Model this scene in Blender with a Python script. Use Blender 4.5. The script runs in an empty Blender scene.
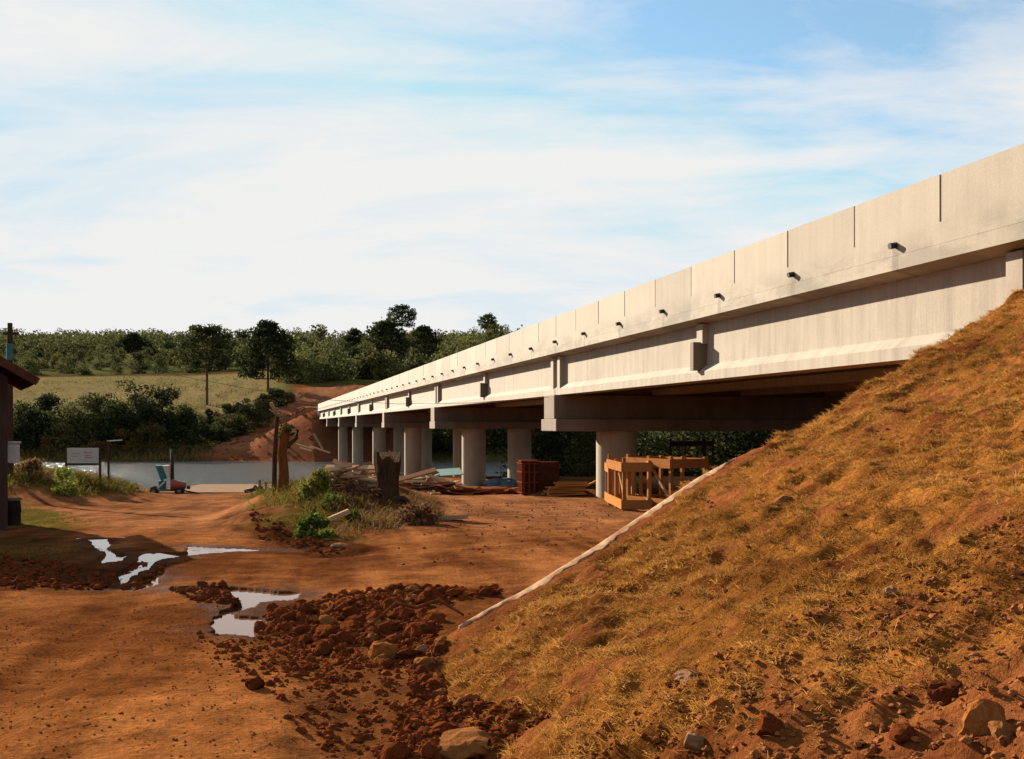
import bpy, bmesh, math, random
import numpy as np
from mathutils import Vector, Matrix

random.seed(11)
RNG = np.random.default_rng(11)
S = bpy.context.scene
COL = S.collection
R = math.radians
F = 1050.0; CX = 512.0; HY = 425.0; CZ = 1.75      # focal length in pixels, horizon row, eye height
TH = math.asin(.232); DX, DY = -math.sin(TH), math.cos(TH)   # bridge direction
NX, NY = math.cos(TH), math.sin(TH)                          # across the bridge
SUN_EL = R(21); SUNV = Vector((-.648*math.cos(SUN_EL), .762*math.cos(SUN_EL), math.sin(SUN_EL))).normalized()

# ------------------------------------------------------------------ noise
def _h(ix, iy, seed):
    h = (ix.astype(np.int64)*374761393 + iy.astype(np.int64)*668265263 + seed*2246822519) & 0xffffffff
    h = ((h ^ (h >> 13))*1274126177) & 0xffffffff
    h = ((h ^ (h >> 16))*2654435761) & 0xffffffff
    return ((h ^ (h >> 15)) & 0xffff)/65535.0
def vn(x, y, seed=0):
    x = np.asarray(x, float); y = np.asarray(y, float)
    ix = np.floor(x); iy = np.floor(y); fx = x-ix; fy = y-iy
    fx = fx*fx*(3-2*fx); fy = fy*fy*(3-2*fy)
    a = _h(ix, iy, seed); b = _h(ix+1, iy, seed); c = _h(ix, iy+1, seed); d = _h(ix+1, iy+1, seed)
    return (a*(1-fx)+b*fx)*(1-fy)+(c*(1-fx)+d*fx)*fy
def fbm(x, y, sc, seed=0, oct=4, gain=.5):
    x = np.asarray(x, float); y = np.asarray(y, float)
    t = 0; a = 1; n = 0; f = 1.0/sc
    for k in range(oct):
        ang = .7*k+.3
        c, s = math.cos(ang)*f, math.sin(ang)*f
        t = t + a*(vn(x*c-y*s, x*s+y*c, seed+k*17)*2-1); n += a; a *= gain; f *= 2.03
    return t/n
def ss(a, b, x):
    t = np.clip((x-a)/(b-a), 0, 1); return t*t*(3-2*t)

# ------------------------------------------------------------------ terrain
PL = ([-60, 5, 8, 12, 20, 35, 57, 66, 80, 95, 101, 154, 160, 164], [0, 0, -.02, -.12, -.33, -.92, -2.05, -2.5, -3.25, -4.0, -5.2, -5.2, -4.4, -3.8])
PR = ([-60, 5, 8, 12, 20, 35, 57, 79, 92, 101, 154, 160, 164], [0, 0, -.02, -.1, -.28, -.66, -1.55, -2.1, -3.7, -5.2, -5.2, -4.4, -3.8])
FL = ([164, 170, 185, 200, 300, 340, 420, 520, 640, 760, 1500, 3500], [-3.8, -2.6, -.6, 4.4, 15.8, 18.5, 27, 40, 53, 57, 62, 70])
FR = ([164, 172, 185, 200, 230, 260, 320, 400, 470, 700, 1500, 3500], [-3.8, -1.6, .8, 3.6, 8.6, 12, 19, 29, 34, 38, 50, 60])

def poly_sd(x, y, P):
    """signed distance to polygon (negative inside)"""
    d = np.full(np.shape(x), 1e9); ins = np.zeros(np.shape(x), bool)
    for i in range(len(P)):
        ax, ay = P[i]; bx, by = P[(i+1) % len(P)]
        ex, ey = bx-ax, by-ay
        t = np.clip(((x-ax)*ex+(y-ay)*ey)/(ex*ex+ey*ey), 0, 1)
        d = np.minimum(d, np.hypot(x-ax-t*ex, y-ay-t*ey))
        c = ((ay > y) != (by > y)) & (x < (bx-ax)*(y-ay)/(by-ay+1e-12)+ax)
        ins ^= c
    return np.where(ins, -d, d)
def mound(x, y, cx, cy, rx, ry, rot, h):
    c, s = math.cos(rot), math.sin(rot)
    a = ((x-cx)*c+(y-cy)*s)/rx; b = (-(x-cx)*s+(y-cy)*c)/ry
    q = np.sqrt(a*a+b*b)
    return h*(1-ss(.25, 1.0, q))

def base_terr(x, y):
    x = np.asarray(x, float); y = np.asarray(y, float)
    u = x/np.maximum(y, 6.0)
    b = ss(-.24, -.11, u)
    near = np.interp(y, *PL)*(1-b)+np.interp(y, *PR)*b
    bf = ss(-.32, -.21, u)
    far = np.interp(y, *FL)*(1-bf)+np.interp(y, *FR)*bf
    z = np.where(y < 164, near, far)
    s = x*DX+y*DY; n = x*NX+y*NY
    fw = np.maximum(0, np.abs(n-16)-8.0)
    fill = 4.1-.55*fw-.62*np.maximum(0, 176-s)-.0*s+.03*np.maximum(0, s-176)
    z = np.where((s > 150) & (s < 320), np.maximum(z, np.minimum(fill, 9)), z)
    z = z + mound(x, y, -20.5, 41, 8, 10, 0, 1.05) + mound(x, y, -5.4, 29.5, 3.2, 11, .16, .72) + mound(x, y, -3.4, 31, 2.2, 3, 0, .3)
    z = z + mound(x, y, 2.0, 36.8, 2.2, 1.2, 0, .22)
    far_m = ss(150, 230, y)
    z = z + ss(164, 172, y)*(1-ss(250, 300, y))*(fbm(x, y, 9, 7, 4)*.9+fbm(x, y, 2.5, 8, 3)*.25)
    z = z + far_m*(fbm(x, y, 60, 5, 3)*2.2*ss(190, 420, y)+fbm(x, y, 220, 6, 2)*6*ss(260, 600, y))
    return z

def unproj(px, py, dz=0.0, ymax=900.0):
    """first ground point seen through a photo pixel"""
    u = (px-CX)/F; v = (HY-py)/F
    ys = np.geomspace(4, ymax, 4000)
    zr = CZ+v*ys; zt = base_terr(u*ys, ys)+dz
    k = np.argmax(zr <= zt)
    Y = ys[k]
    return float(u*Y), float(Y)
def upoly(pts, ymax=50.0):
    out = []
    for p in pts:
        x, y = unproj(*p)
        if y > ymax: x, y = x*ymax/y, ymax
        out.append((x, y))
    return out

PUD = [  # outlines of standing water
    upoly([(92, 541), (103, 541), (108, 548), (121, 553), (124, 561), (100, 563), (99, 557), (104, 552), (94, 546)]),
    upoly([(148, 556), (157, 560), (147, 570), (128, 581), (102, 588), (113, 580), (125, 571), (136, 561)]),
    upoly([(160, 569), (166, 574), (154, 586), (134, 590), (140, 582), (150, 576)]),
    upoly([(155, 556), (190, 552), (187, 546), (212, 547), (236, 548), (284, 549), (240, 550.5), (212, 553), (188, 556), (160, 558.5)]),
    upoly([(172, 588), (196, 588), (196, 593), (176, 593)]),
    upoly([(213, 590), (244, 591), (294, 593), (286, 600), (262, 605), (250, 611), (222, 619), (217, 613), (236, 604), (226, 597)]),
    upoly([(226, 616), (262, 617), (272, 626), (256, 634), (228, 632), (217, 624)]),
]
PUDZ = [float(np.mean(base_terr(np.array([p[0] for p in P]), np.array([p[1] for p in P]))))-.03 for P in PUD]
PUDZ[1] -= .0

def terr(x, y, detail=True):
    x = np.asarray(x, float); y = np.asarray(y, float)
    z = base_terr(x, y)
    if detail:
        nearm = 1-ss(60, 120, y)
        z = z + nearm*(fbm(x, y, 2.6, 1, 4)*.045+fbm(x, y, .5, 2, 3)*.022+fbm(x, y, .16, 3, 2)*.008*(1-ss(14, 25, y)))
        # wheel ruts of the dirt road
        a = R(9)
        c = x*math.cos(a)+y*math.sin(a)+fbm(x, y, 6, 31, 2)*.5
        ru = np.abs(((c+3.1) % 1.9)-.95)
        z = z - .055*(1-ss(.1, .34, ru))*(.7+.5*fbm(x, y, 1.3, 32, 2))*(1-ss(9, 14, y))*(1-ss(-1.2, 0, x-.05*y))
        rough = ss(.25, 0, np.abs((y-14.3)-(x+8)*-.05)/6)*(1-ss(-5.6, -4.2, x))*ss(-16, -13, x)
        z = z + rough*(np.abs(fbm(x, y, .7, 41, 4))*.13-.02)
        m2 = 1-ss(.2, 1.0, poly_sd(x, y, upoly([(255, 500), (300, 520), (352, 545), (330, 552), (286, 546), (240, 515)])))
        z = z + m2*(fbm(x, y, .9, 43, 4)*.16-.04)
    for step in (0, 1):
        for P, zp in zip(PUD, PUDZ):
            xs = [p[0] for p in P]; ys = [p[1] for p in P]
            near = (x > min(xs)-1.4) & (x < max(xs)+1.4) & (y > min(ys)-1.4) & (y < max(ys)+1.4)
            if not np.any(near): continue
            sd = poly_sd(x, y, P)+fbm(x, y, .6, 9, 4)*.16-.03
            if step == 0:
                w = ss(.8, .1, sd); z = np.where(near, z*(1-w)+np.clip(z, zp+.012, zp+.07)*w, z)
            else: z = np.where(near & (sd < 0), np.minimum(z, zp+np.clip(sd*.4, -.05, 0)), z)
    return z
def tz(x, y): return float(terr(np.array([x]), np.array([y]))[0])

# ------------------------------------------------------------------ embankment (slope of the approach fill)
RN = [-2, 1, 2, 2.76, 3.98, 5.76, 9.4, 20, 30]; RS = [8.3, 8.1, 8.05, 8.41, 9.14, 9.55, 11.3, 11.3, 9]
def emb_h(s, n, detail=True):
    side = .42*(n-1.0)
    side = np.where(n > 22.6, 3.9-.5*(n-22.6), np.minimum(side, 3.88))
    r = np.interp(n, RN, RS)
    r = r+.10*fbm(n, s*0, .8, 71, 3)*(n > 4.5)
    over = s-r
    sp = np.where(over > 0, over*over/(over+.12), 0)
    z = side-.80*sp
    z = z-.15*ss(2.0, .6, n)*(n < 2)
    if detail:
        m = ss(.6, 1.6, n)
        lump = fbm(s, n, .55, 51, 4)
        lump2 = fbm(s, n, .17, 52, 3)
        strip = (1-ss(.1, .3, np.abs(over+.05)))*(n > 1.3)*(n < 4.6)
        z = z+m*(lump*.065+lump2*.065+fbm(s, n, .08, 152, 2)*.022+fbm(s, n, 2.2, 53, 2)*.10)*(1-.85*strip)
        bare = ss(4.35, 3.5, s+fbm(s, n, .9, 54, 3)*1.0)
        z = z+bare*np.abs(fbm(s, n, .22, 55, 3))*.05
    return z
def sn(x, y): return x*DX+y*DY, x*NX+y*NY
def xy(s, n): return s*DX+n*NX, s*DY+n*NY
def ground_top(x, y):
    s, n = sn(x, y)
    e = float(emb_h(np.array([s]), np.array([n]))[0]) if -8 < s < 18 and n > .2 else -9
    return max(tz(x, y), e)

# ------------------------------------------------------------------ mesh helpers
def link(name, me, mat=None, parent=None):
    o = bpy.data.objects.new(name, me); COL.objects.link(o)
    if mat is not None and len(me.materials) == 0:
        for m in (mat if isinstance(mat, (list, tuple)) else [mat]): me.materials.append(m)
    if parent: o.parent = parent
    return o
def tag(o, label=None, cat=None, group=None, kind=None):
    if label: o['label'] = label
    if cat: o['category'] = cat
    if group: o['group'] = group
    if kind: o['kind'] = kind
    return o
def empty(name, loc=(0, 0, 0), rz=0, label=None, cat=None, group=None):
    o = bpy.data.objects.new(name, None); COL.objects.link(o)
    o.empty_display_size = .2; o.location = loc; o.rotation_euler = (0, 0, rz)
    return tag(o, label, cat, group)
def np_mesh(name, V, faces, smooth=False, col=None):
    """V (n,3), faces (m,k) int"""
    V = np.asarray(V, np.float32); faces = np.asarray(faces, np.int32); k = faces.shape[1]
    me = bpy.data.meshes.new(name)
    me.vertices.add(len(V)); me.vertices.foreach_set('co', V.ravel())
    me.loops.add(faces.size); me.loops.foreach_set('vertex_index', faces.ravel())
    me.polygons.add(len(faces)); me.polygons.foreach_set('loop_start', np.arange(0, faces.size, k, dtype=np.int32))
    me.polygons.foreach_set('use_smooth', np.full(len(faces), smooth, bool))
    me.update(calc_edges=True)
    if col is not None:
        a = me.color_attributes.new('Col', 'FLOAT_COLOR', 'POINT')
        c = np.ones((len(V), 4), np.float32); c[:, :3] = col
        a.data.foreach_set('color', c.ravel())
    return me
class MB:
    def __init__(s): s.bm = bmesh.new()
    def box(s, x0, x1, y0, y1, z0, z1, M=None, bevel=0):
        r = bmesh.ops.create_cube(s.bm, size=1)
        m = Matrix.Translation(((x0+x1)/2, (y0+y1)/2, (z0+z1)/2)) @ Matrix.Diagonal((abs(x1-x0), abs(y1-y0), abs(z1-z0), 1))
        if M is not None: m = M @ m
        bmesh.ops.transform(s.bm, matrix=m, verts=r['verts'])
        if bevel:
            es = list({e for v in r['verts'] for e in v.link_edges})
            bmesh.ops.bevel(s.bm, geom=es, offset=bevel, segments=1, affect='EDGES')
        return s
    def bar(s, a, b, w, h=None, up=(0, 0, 1)):
        a = Vector(a); b = Vector(b); h = h or w
        d = b-a; L = d.length; d.normalize(); up = Vector(up)
        if abs(d.dot(up)) > .98: up = Vector((1, 0, 0))
        x = d.cross(up).normalized(); z = x.cross(d)
        M = Matrix((x, d, z)).transposed().to_4x4(); M.translation = (a+b)/2
        s.box(-w/2, w/2, -L/2, L/2, -h/2, h/2, M); return s
    def tube(s, pts, rad, seg=8, cap=True):
        pts = [Vector(p) for p in pts]; rads = rad if isinstance(rad, (list, tuple)) else [rad]*len(pts)
        rings = []
        for i, p in enumerate(pts):
            d = (pts[min(i+1, len(pts)-1)]-pts[max(i-1, 0)]).normalized()
            up = Vector((0, 0, 1)) if abs(d.z) < .9 else Vector((1, 0, 0))
            x = d.cross(up).normalized(); y = x.cross(d)
            rings.append([s.bm.verts.new(p+(x*math.cos(2*math.pi*k/seg)+y*math.sin(2*math.pi*k/seg))*rads[i]) for k in range(seg)])
        for a, b in zip(rings, rings[1:]):
            for k in range(seg): s.bm.faces.new((a[k], a[(k+1) % seg], b[(k+1) % seg], b[k]))
        if cap:
            s.bm.faces.new(rings[0][::-1]); s.bm.faces.new(rings[-1])
        return s
    def prism(s, prof, y0, y1):
        """profile of (x,z) extruded along y"""
        a = [s.bm.verts.new((x, y0, z)) for x, z in prof]; b = [s.bm.verts.new((x, y1, z)) for x, z in prof]
        n = len(prof)
        s.bm.faces.new(a); s.bm.faces.new(b[::-1])
        for i in range(n): s.bm.faces.new((a[i], b[i], b[(i+1) % n], a[(i+1) % n]))
        return s
    def mesh(s, name, smooth=False):
        bmesh.ops.recalc_face_normals(s.bm, faces=s.bm.faces)
        me = bpy.data.meshes.new(name); s.bm.to_mesh(me); s.bm.free()
        if smooth:
            me.polygons.foreach_set('use_smooth', np.ones(len(me.polygons), bool))
            try: me.set_sharp_from_angle(angle=R(40))
            except Exception: pass
        return me
    def build(s, name, mat, parent=None, smooth=False):
        return link(name, s.mesh(name, smooth), mat, parent)

# ------------------------------------------------------------------ materials
def new_mat(name):
    m = bpy.data.materials.new(name); m.use_nodes = True
    nt = m.node_tree; b = nt.nodes['Principled BSDF']; return m, nt, b
def nd(nt, t, **kw):
    n = nt.nodes.new(t)
    for k, v in kw.items(): setattr(n, k, v)
    return n
def noise(nt, scale, detail=5, rough=.6, vec=None, dist=0):
    n = nd(nt, 'ShaderNodeTexNoise'); n.inputs['Scale'].default_value = scale; n.inputs['Detail'].default_value = detail
    n.inputs['Roughness'].default_value = rough; n.inputs['Distortion'].default_value = dist
    if vec is not None: nt.links.new(vec, n.inputs['Vector'])
    return n
def ramp(nt, src, stops):
    r = nd(nt, 'ShaderNodeValToRGB'); e = r.color_ramp.elements
    while len(e) < len(stops): e.new(.5)
    for k, (p, c) in zip(e, stops):
        k.position = p; k.color = (c, c, c, 1) if isinstance(c, (int, float)) else (*c, 1)
    nt.links.new(src, r.inputs[0]); return r
def mixc(nt, f, a, b, mode='MIX'):
    m = nd(nt, 'ShaderNodeMix', data_type='RGBA', blend_type=mode)
    for i, v in ((0, f), (6, a), (7, b)):
        if hasattr(v, 'links'): nt.links.new(v, m.inputs[i])
        elif isinstance(v, (tuple, list)): m.inputs[i].default_value = (*v, 1)
        else: m.inputs[i].default_value = v
    return m.outputs[2]
def bump(nt, b, src, strength, dist):
    n = nd(nt, 'ShaderNodeBump'); n.inputs['Strength'].default_value = strength; n.inputs['Distance'].default_value = dist
    nt.links.new(src, n.inputs['Height']); nt.links.new(n.outputs[0], b.inputs['Normal'])
def objvec(nt, sc=(1, 1, 1)):
    t = nd(nt, 'ShaderNodeTexCoord'); m = nd(nt, 'ShaderNodeMapping'); m.inputs['Scale'].default_value = sc
    nt.links.new(t.outputs['Object'], m.inputs[0]); return m.outputs[0]
def simple(name, c1, c2, scale=6, rough=.85, bmp=.3, bd=.01, sc=(1, 1, 1), metal=0):
    m, nt, b = new_mat(name); v = objvec(nt, sc)
    n = noise(nt, scale, 6, .65, v)
    r = ramp(nt, n.outputs[0], [(.3, c1), (.7, c2)])
    nt.links.new(r.outputs[0], b.inputs['Base Color']); b.inputs['Roughness'].default_value = rough
    b.inputs['Metallic'].default_value = metal; b.inputs['Specular IOR Level'].default_value = .25 if rough < .7 else 0.0
    if bmp: bump(nt, b, n.outputs[0], bmp, bd)
    return m

def soil_mat(name, fine=1.0, wet=False):
    m, nt, b = new_mat(name)
    at = nd(nt, 'ShaderNodeVertexColor', layer_name='Col')
    v = objvec(nt)
    n1 = noise(nt, 3.2, 8, .7, v); n2 = noise(nt, 26, 6, .7, v); n3 = noise(nt, .5, 5, .6, v)
    f1 = ramp(nt, n1.outputs[0], [(.28, .62), (.5, 1.0), (.74, 1.35)])
    f2 = ramp(nt, n2.outputs[0], [(.3, .6), (.5, 1.0), (.72, 1.4)])
    f3 = ramp(nt, n3.outputs[0], [(.3, (.8, .77, .75)), (.7, (1.15, 1.15, 1.1))])
    c = mixc(nt, 1, at.outputs[0], f1.outputs[0], 'MULTIPLY')
    c = mixc(nt, fine, c, f2.outputs[0], 'MULTIPLY'); c = mixc(nt, 1, c, f3.outputs[0], 'MULTIPLY')
    # scattered pale grit and stones
    vo = nd(nt, 'ShaderNodeTexVoronoi'); vo.inputs['Scale'].default_value = 17; nt.links.new(v, vo.inputs['Vector'])
    g = ramp(nt, vo.outputs['Distance'], [(.08, 1), (.14, 0)])
    gs = ramp(nt, n1.outputs[0], [(.52, 0), (.62, .55)])
    gm = nd(nt, 'ShaderNodeMath', operation='MULTIPLY'); nt.links.new(g.outputs[0], gm.inputs[0]); nt.links.new(gs.outputs[0], gm.inputs[1])
    c = mixc(nt, gm.outputs[0], c, (.13, .062, .03))
    nt.links.new(c, b.inputs['Base Color'])
    wa = nd(nt, 'ShaderNodeAttribute', attribute_name='wet')
    rr = nd(nt, 'ShaderNodeMapRange'); nt.links.new(wa.outputs['Fac'], rr.inputs[0])
    rr.inputs[3].default_value = .95; rr.inputs[4].default_value = .6
    nt.links.new(rr.outputs[0], b.inputs['Roughness']); spm = nd(nt, 'ShaderNodeMath', operation='MULTIPLY'); nt.links.new(wa.outputs['Fac'], spm.inputs[0]); spm.inputs[1].default_value = .004
    nt.links.new(spm.outputs[0], b.inputs['Specular IOR Level'])
    ad = nd(nt, 'ShaderNodeMath', operation='MULTIPLY_ADD'); nt.links.new(n2.outputs[0], ad.inputs[0]); ad.inputs[1].default_value = .35
    nt.links.new(n1.outputs[0], ad.inputs[2])
    bump(nt, b, ad.outputs[0], 1.0, .07)
    return m
def leaf_mat(name, trans=.35):
    m, nt, b = new_mat(name)
    at = nd(nt, 'ShaderNodeVertexColor', layer_name='Col')
    oi = nd(nt, 'ShaderNodeObjectInfo')
    hs = nd(nt, 'ShaderNodeHueSaturation')
    mr = nd(nt, 'ShaderNodeMapRange'); nt.links.new(oi.outputs['Random'], mr.inputs[0]); mr.inputs[3].default_value = .75; mr.inputs[4].default_value = 1.25
    nt.links.new(mr.outputs[0], hs.inputs['Value'])
    m2 = nd(nt, 'ShaderNodeMapRange'); nt.links.new(oi.outputs['Random'], m2.inputs[0]); m2.inputs[3].default_value = .515; m2.inputs[4].default_value = .485
    nt.links.new(m2.outputs[0], hs.inputs['Hue'])
    nt.links.new(at.outputs[0], hs.inputs['Color'])
    nt.links.new(hs.outputs[0], b.inputs['Base Color']); b.inputs['Roughness'].default_value = .8; b.inputs['Specular IOR Level'].default_value = .04 if trans < .4 else 0.0
    t = nd(nt, 'ShaderNodeBsdfTranslucent'); nt.links.new(hs.outputs[0], t.inputs[0])
    mx = nd(nt, 'ShaderNodeMixShader'); mx.inputs[0].default_value = trans
    nt.links.new(b.outputs[0], mx.inputs[1]); nt.links.new(t.outputs[0], mx.inputs[2])
    nt.links.new(mx.outputs[0], nt.nodes['Material Output'].inputs[0])
    return m
def concrete(name, base, dark, streak=.5, band=False):
    m, nt, b = new_mat(name)
    v = objvec(nt); vs = objvec(nt, (.6, 2.2, .16))
    n1 = noise(nt, .8, 8, .65, v); n2 = noise(nt, 2.4, 6, .7, vs); n3 = noise(nt, 30, 4, .7, v)
    c = mixc(nt, ramp(nt, n1.outputs[0], [(.35, 0), (.7, .75)]).outputs[0], base, dark)
    st = ramp(nt, n2.outputs[0], [(.42, 1), (.68, 1-streak*.55)])
    c = mixc(nt, 1, c, st.outputs[0], 'MULTIPLY')
    c = mixc(nt, .35, c, ramp(nt, n3.outputs[0], [(.3, .75), (.6, 1.08)]).outputs[0], 'MULTIPLY')
    # irregular grey repair patches
    n4 = noise(nt, .33, 5, .62, v, .4)
    pm = ramp(nt, n4.outputs[0], [(.575, 0), (.63, .28)])
    c = mixc(nt, pm.outputs[0], c, tuple(.72*k for k in dark))
    if band:      # weathered grey blotches along the slab edge
        sx = nd(nt, 'ShaderNodeSeparateXYZ'); nt.links.new(v, sx.inputs[0])
        bz = ramp(nt, sx.outputs[2], [(0, 0), (1, 1)])
        mr = nd(nt, 'ShaderNodeMapRange'); nt.links.new(sx.outputs[2], mr.inputs[0]); mr.inputs[1].default_value = 4.62; mr.inputs[2].default_value = 4.2
        n5 = noise(nt, 1.1, 8, .7, objvec(nt, (1, .6, 1.6)), .3)
        pm2 = ramp(nt, n5.outputs[0], [(.44, 0), (.56, .6)])
        mm = nd(nt, 'ShaderNodeMath', operation='MULTIPLY'); nt.links.new(mr.outputs[0], mm.inputs[0]); nt.links.new(pm2.outputs[0], mm.inputs[1])
        c = mixc(nt, mm.outputs[0], c, (.155, .135, .108))
        def mt(op, a, b_=None):
            q = nd(nt, 'ShaderNodeMath', operation=op)
            for i_, v_ in enumerate((a, b_)):
                if v_ is None: continue
                if hasattr(v_, 'links'): nt.links.new(v_, q.inputs[i_])
                else: q.inputs[i_].default_value = v_
            return q.outputs[0]
        pn = mt('FLOOR', mt('DIVIDE', mt('SUBTRACT', sx.outputs[1], 12.57), 2.135))
        wn_ = nd(nt, 'ShaderNodeTexWhiteNoise', noise_dimensions='1D'); nt.links.new(pn, wn_.inputs['W'])
        pr = nd(nt, 'ShaderNodeMapRange'); nt.links.new(wn_.outputs['Value'], pr.inputs[0]); pr.inputs[3].default_value = .88; pr.inputs[4].default_value = 1.06
        c = mixc(nt, 1, c, pr.outputs[0], 'MULTIPLY')
        dd = mt('ABSOLUTE', mt('SUBTRACT', mt('FRACT', mt('ADD', mt('DIVIDE', mt('SUBTRACT', sx.outputs[1], 13.6), 3.03), .5)), .5))
        nst = noise(nt, 3.0, 4, .6, objvec(nt, (1, 4, .8)))
        wd = mt('MULTIPLY', nst.outputs[0], .05)
        st1 = mt('MULTIPLY', mt('LESS_THAN', dd, wd), mt('LESS_THAN', sx.outputs[2], 4.37))
        c = mixc(nt, mt('MULTIPLY', st1, .4), c, (.10, .082, .06))
    nt.links.new(c, b.inputs['Base Color']); b.inputs['Roughness'].default_value = .88; b.inputs['Specular IOR Level'].default_value = .2
    bump(nt, b, n3.outputs[0], .25, .01)
    return m

M = {}
M['soil'] = soil_mat('soil'); M['slope'] = soil_mat('slope_soil', .8); M['leaf'] = leaf_mat('leaf'); M['blade'] = leaf_mat('dry_blade', .32)
M['conc'] = concrete('concrete', (.305, .265, .209), (.262, .226, .177), .2, True)
M['conc_girder'] = concrete('girder_concrete', (.296, .256, .202), (.25, .214, .168), .45)
M['conc_shaded'] = concrete('shaded_concrete', (.165, .125, .088), (.12, .09, .064), .5)  # darker copy of the bridge concrete, under-deck shade put into its colour
M['conc_col'] = concrete('column_concrete', (.30, .245, .18), (.235, .19, .138), .35)
M['slot'] = simple('joint_filler', (.05, .035, .025), (.08, .06, .04))
M['pipe'] = simple('black_pvc', (.008, .008, .008), (.016, .016, .016), rough=.5)
M['wood'] = simple('fresh_timber', (0.2604, 0.1, 0.03), (0.3472, 0.15, 0.052), 5, .8, .2, .004, (8, .7, 8))
M['wood_old'] = simple('stained_timber', (.15, .065, .022), (.30, .135, .055), 7, .85, .3, .004, (8, .7, 8))
M['wood2'] = simple('weathered_timber', (0.1364, 0.07, 0.0375), (0.2232, 0.1232, 0.07), 5, .85, .2, .004, (8, .7, 8))
M['wood_pale'] = simple('pale_timber', (0.279, 0.168, 0.095), (0.372, 0.2408, 0.145), 5, .85, .2, .004, (8, .7, 8))
M['wood_red'] = simple('red_timber', (0.18, 0.033, 0.0175), (0.252, 0.0605, 0.0275), 5, .85, .2, .004, (8, .7, 8))
M['dark_wood'] = simple('dark_timber', (0.0245, 0.0126, 0.0084), (0.056, 0.0315, 0.0196), 6, .9, .4, .01, (5, 5, 1))
M['hut_wall'] = simple('hut_boards', (0.027, 0.0168, 0.0132), (0.051, 0.033, 0.027), 4, .9, .3, .01, (9, 9, .6))
M['roof'] = simple('roof_sheet', (0.042, 0.0168, 0.012), (0.072, 0.03, 0.0192), 4, .8, .2, .01)
M['rust'] = simple('rusty_steel', (0.078, 0.0175, 0.009), (0.15, 0.0425, 0.02), 14, .85, .3, .004)
M['dark_steel'] = simple('dark_steel', (0.008, 0.0048, 0.0042), (0.02, 0.0105, 0.009), 9, .6, .2, .004)
M['red_paint'] = simple('faded_red_paint', (0.147, 0.02363, 0.01313), (0.189, 0.04725, 0.02625), 9, .5, .1, .003)
M['teal_paint'] = simple('teal_paint', (0.0048, 0.0675, 0.0765), (0.0096, 0.099, 0.108), 9, .5, .1, .003)
M['teal_sheet'] = simple('teal_sheet', (0.084, 0.168, 0.144), (0.132, 0.228, 0.198), 3, .6, .1, .003)
M['white_paint'] = simple('white_paint', (0.3, 0.282, 0.264), (0.372, 0.36, 0.342), 7, .6, .1, .003)
M['sign'] = simple('sign_board', (0.2677, 0.255, 0.2295), (0.3315, 0.3187, 0.2869), 5, .6, .1, .003)
M['faded_red'] = simple('faded_red_lettering', (0.225, 0.119, 0.098), (0.25, 0.154, 0.126), 5, .7, 0)
M['rubber'] = simple('rubber', (.012, .011, .01), (.03, .025, .02), 9, .8, .2, .005)
M['bark'] = simple('bark', (.05, .032, .022), (.12, .08, .05), 5, .95, .8, .03, (3, 3, .6))
M['dead_bark'] = simple('stump_bark', (0.024, 0.0144, 0.0096), (0.072, 0.042, 0.0252), 5, .95, .9, .05, (4, 4, .6))
M['dead_red'] = simple('red_dead_bark', (0.066, 0.0225, 0.009), (0.144, 0.055, 0.02025), 5, .95, .9, .04, (4, 4, .6))
M['clod'] = simple('earth_clod', (0.06516, 0.01667, 0.005445), (0.1651, 0.04489, 0.01386), 9, .95, .8, .03)
M['clod_dark'] = simple('damp_clod', (0.05119, 0.0147, 0.005985), (0.1251, 0.0343, 0.01197), 9, .8, .8, .03)
M['shutter'] = simple('shaded_rust_plate', (.03, .010, .006), (.06, .02, .01), 5, .9, .2, .004)  # rust darkened so the shutter's shaded side is in its colour
M['slope_stone'] = simple('slope_stone', (0.09375, 0.0288, 0.01035), (0.2375, 0.09, 0.0322), 7, .95, .8, .03)
M['rock_orange'] = simple('orange_rock', (0.144, 0.05, 0.012), (0.228, 0.085, 0.024), 5, .9, .6, .03)
M['rock_pale'] = simple('pale_rock', (0.1485, 0.0755, 0.0378), (0.225, 0.1236, 0.0675), 6, .9, .6, .03)
M['rock_slab'] = simple('slab_rock', (0.124, 0.045, 0.014), (0.1798, 0.075, 0.026), 5, .9, .5, .03)
M['pole'] = simple('pole_concrete', (0.105, 0.0875, 0.07), (0.14, 0.119, 0.098), 8, .85, .2, .004)
M['landing'] = simple('landing_concrete', (0.18, 0.1155, 0.0775), (0.216, 0.1452, 0.1023), 1.5, .9, .2, .01)
M['kerb'] = simple('earth_stained_strip', (.15, .065, .028), (.36, .25, .16), 5.5, .9, .5, .02)
M['blue'] = simple('blue_tarpaulin', (0.06, 0.102, 0.144), (0.132, 0.18, 0.216), 4, .6, .2, .01)
M['cable'] = simple('steel_cable', (.03, .025, .022), (.05, .04, .035), 9, .6, 0)

# puddle / river water
def water_mat(name, col, rough, bs, bd, sc=(1, 1, 1)):
    m, nt, b = new_mat(name); v = objvec(nt, sc)
    b.inputs['Base Color'].default_value = (*col, 1); b.inputs['Roughness'].default_value = rough; b.inputs['IOR'].default_value = 1.33
    b.inputs['Specular IOR Level'].default_value = .5
    n = noise(nt, 1.0, 4, .6, v); bump(nt, b, n.outputs[0], bs, bd); return m  # ripples
M['puddle'] = water_mat('muddy_water', (.10, .045, .022), .04, .05, .02, (5, 5, 5))
M['river'] = water_mat('river_water', (.05, .05, .04), .16, 1.0, .55, (.7, 1.5, 1))

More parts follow.
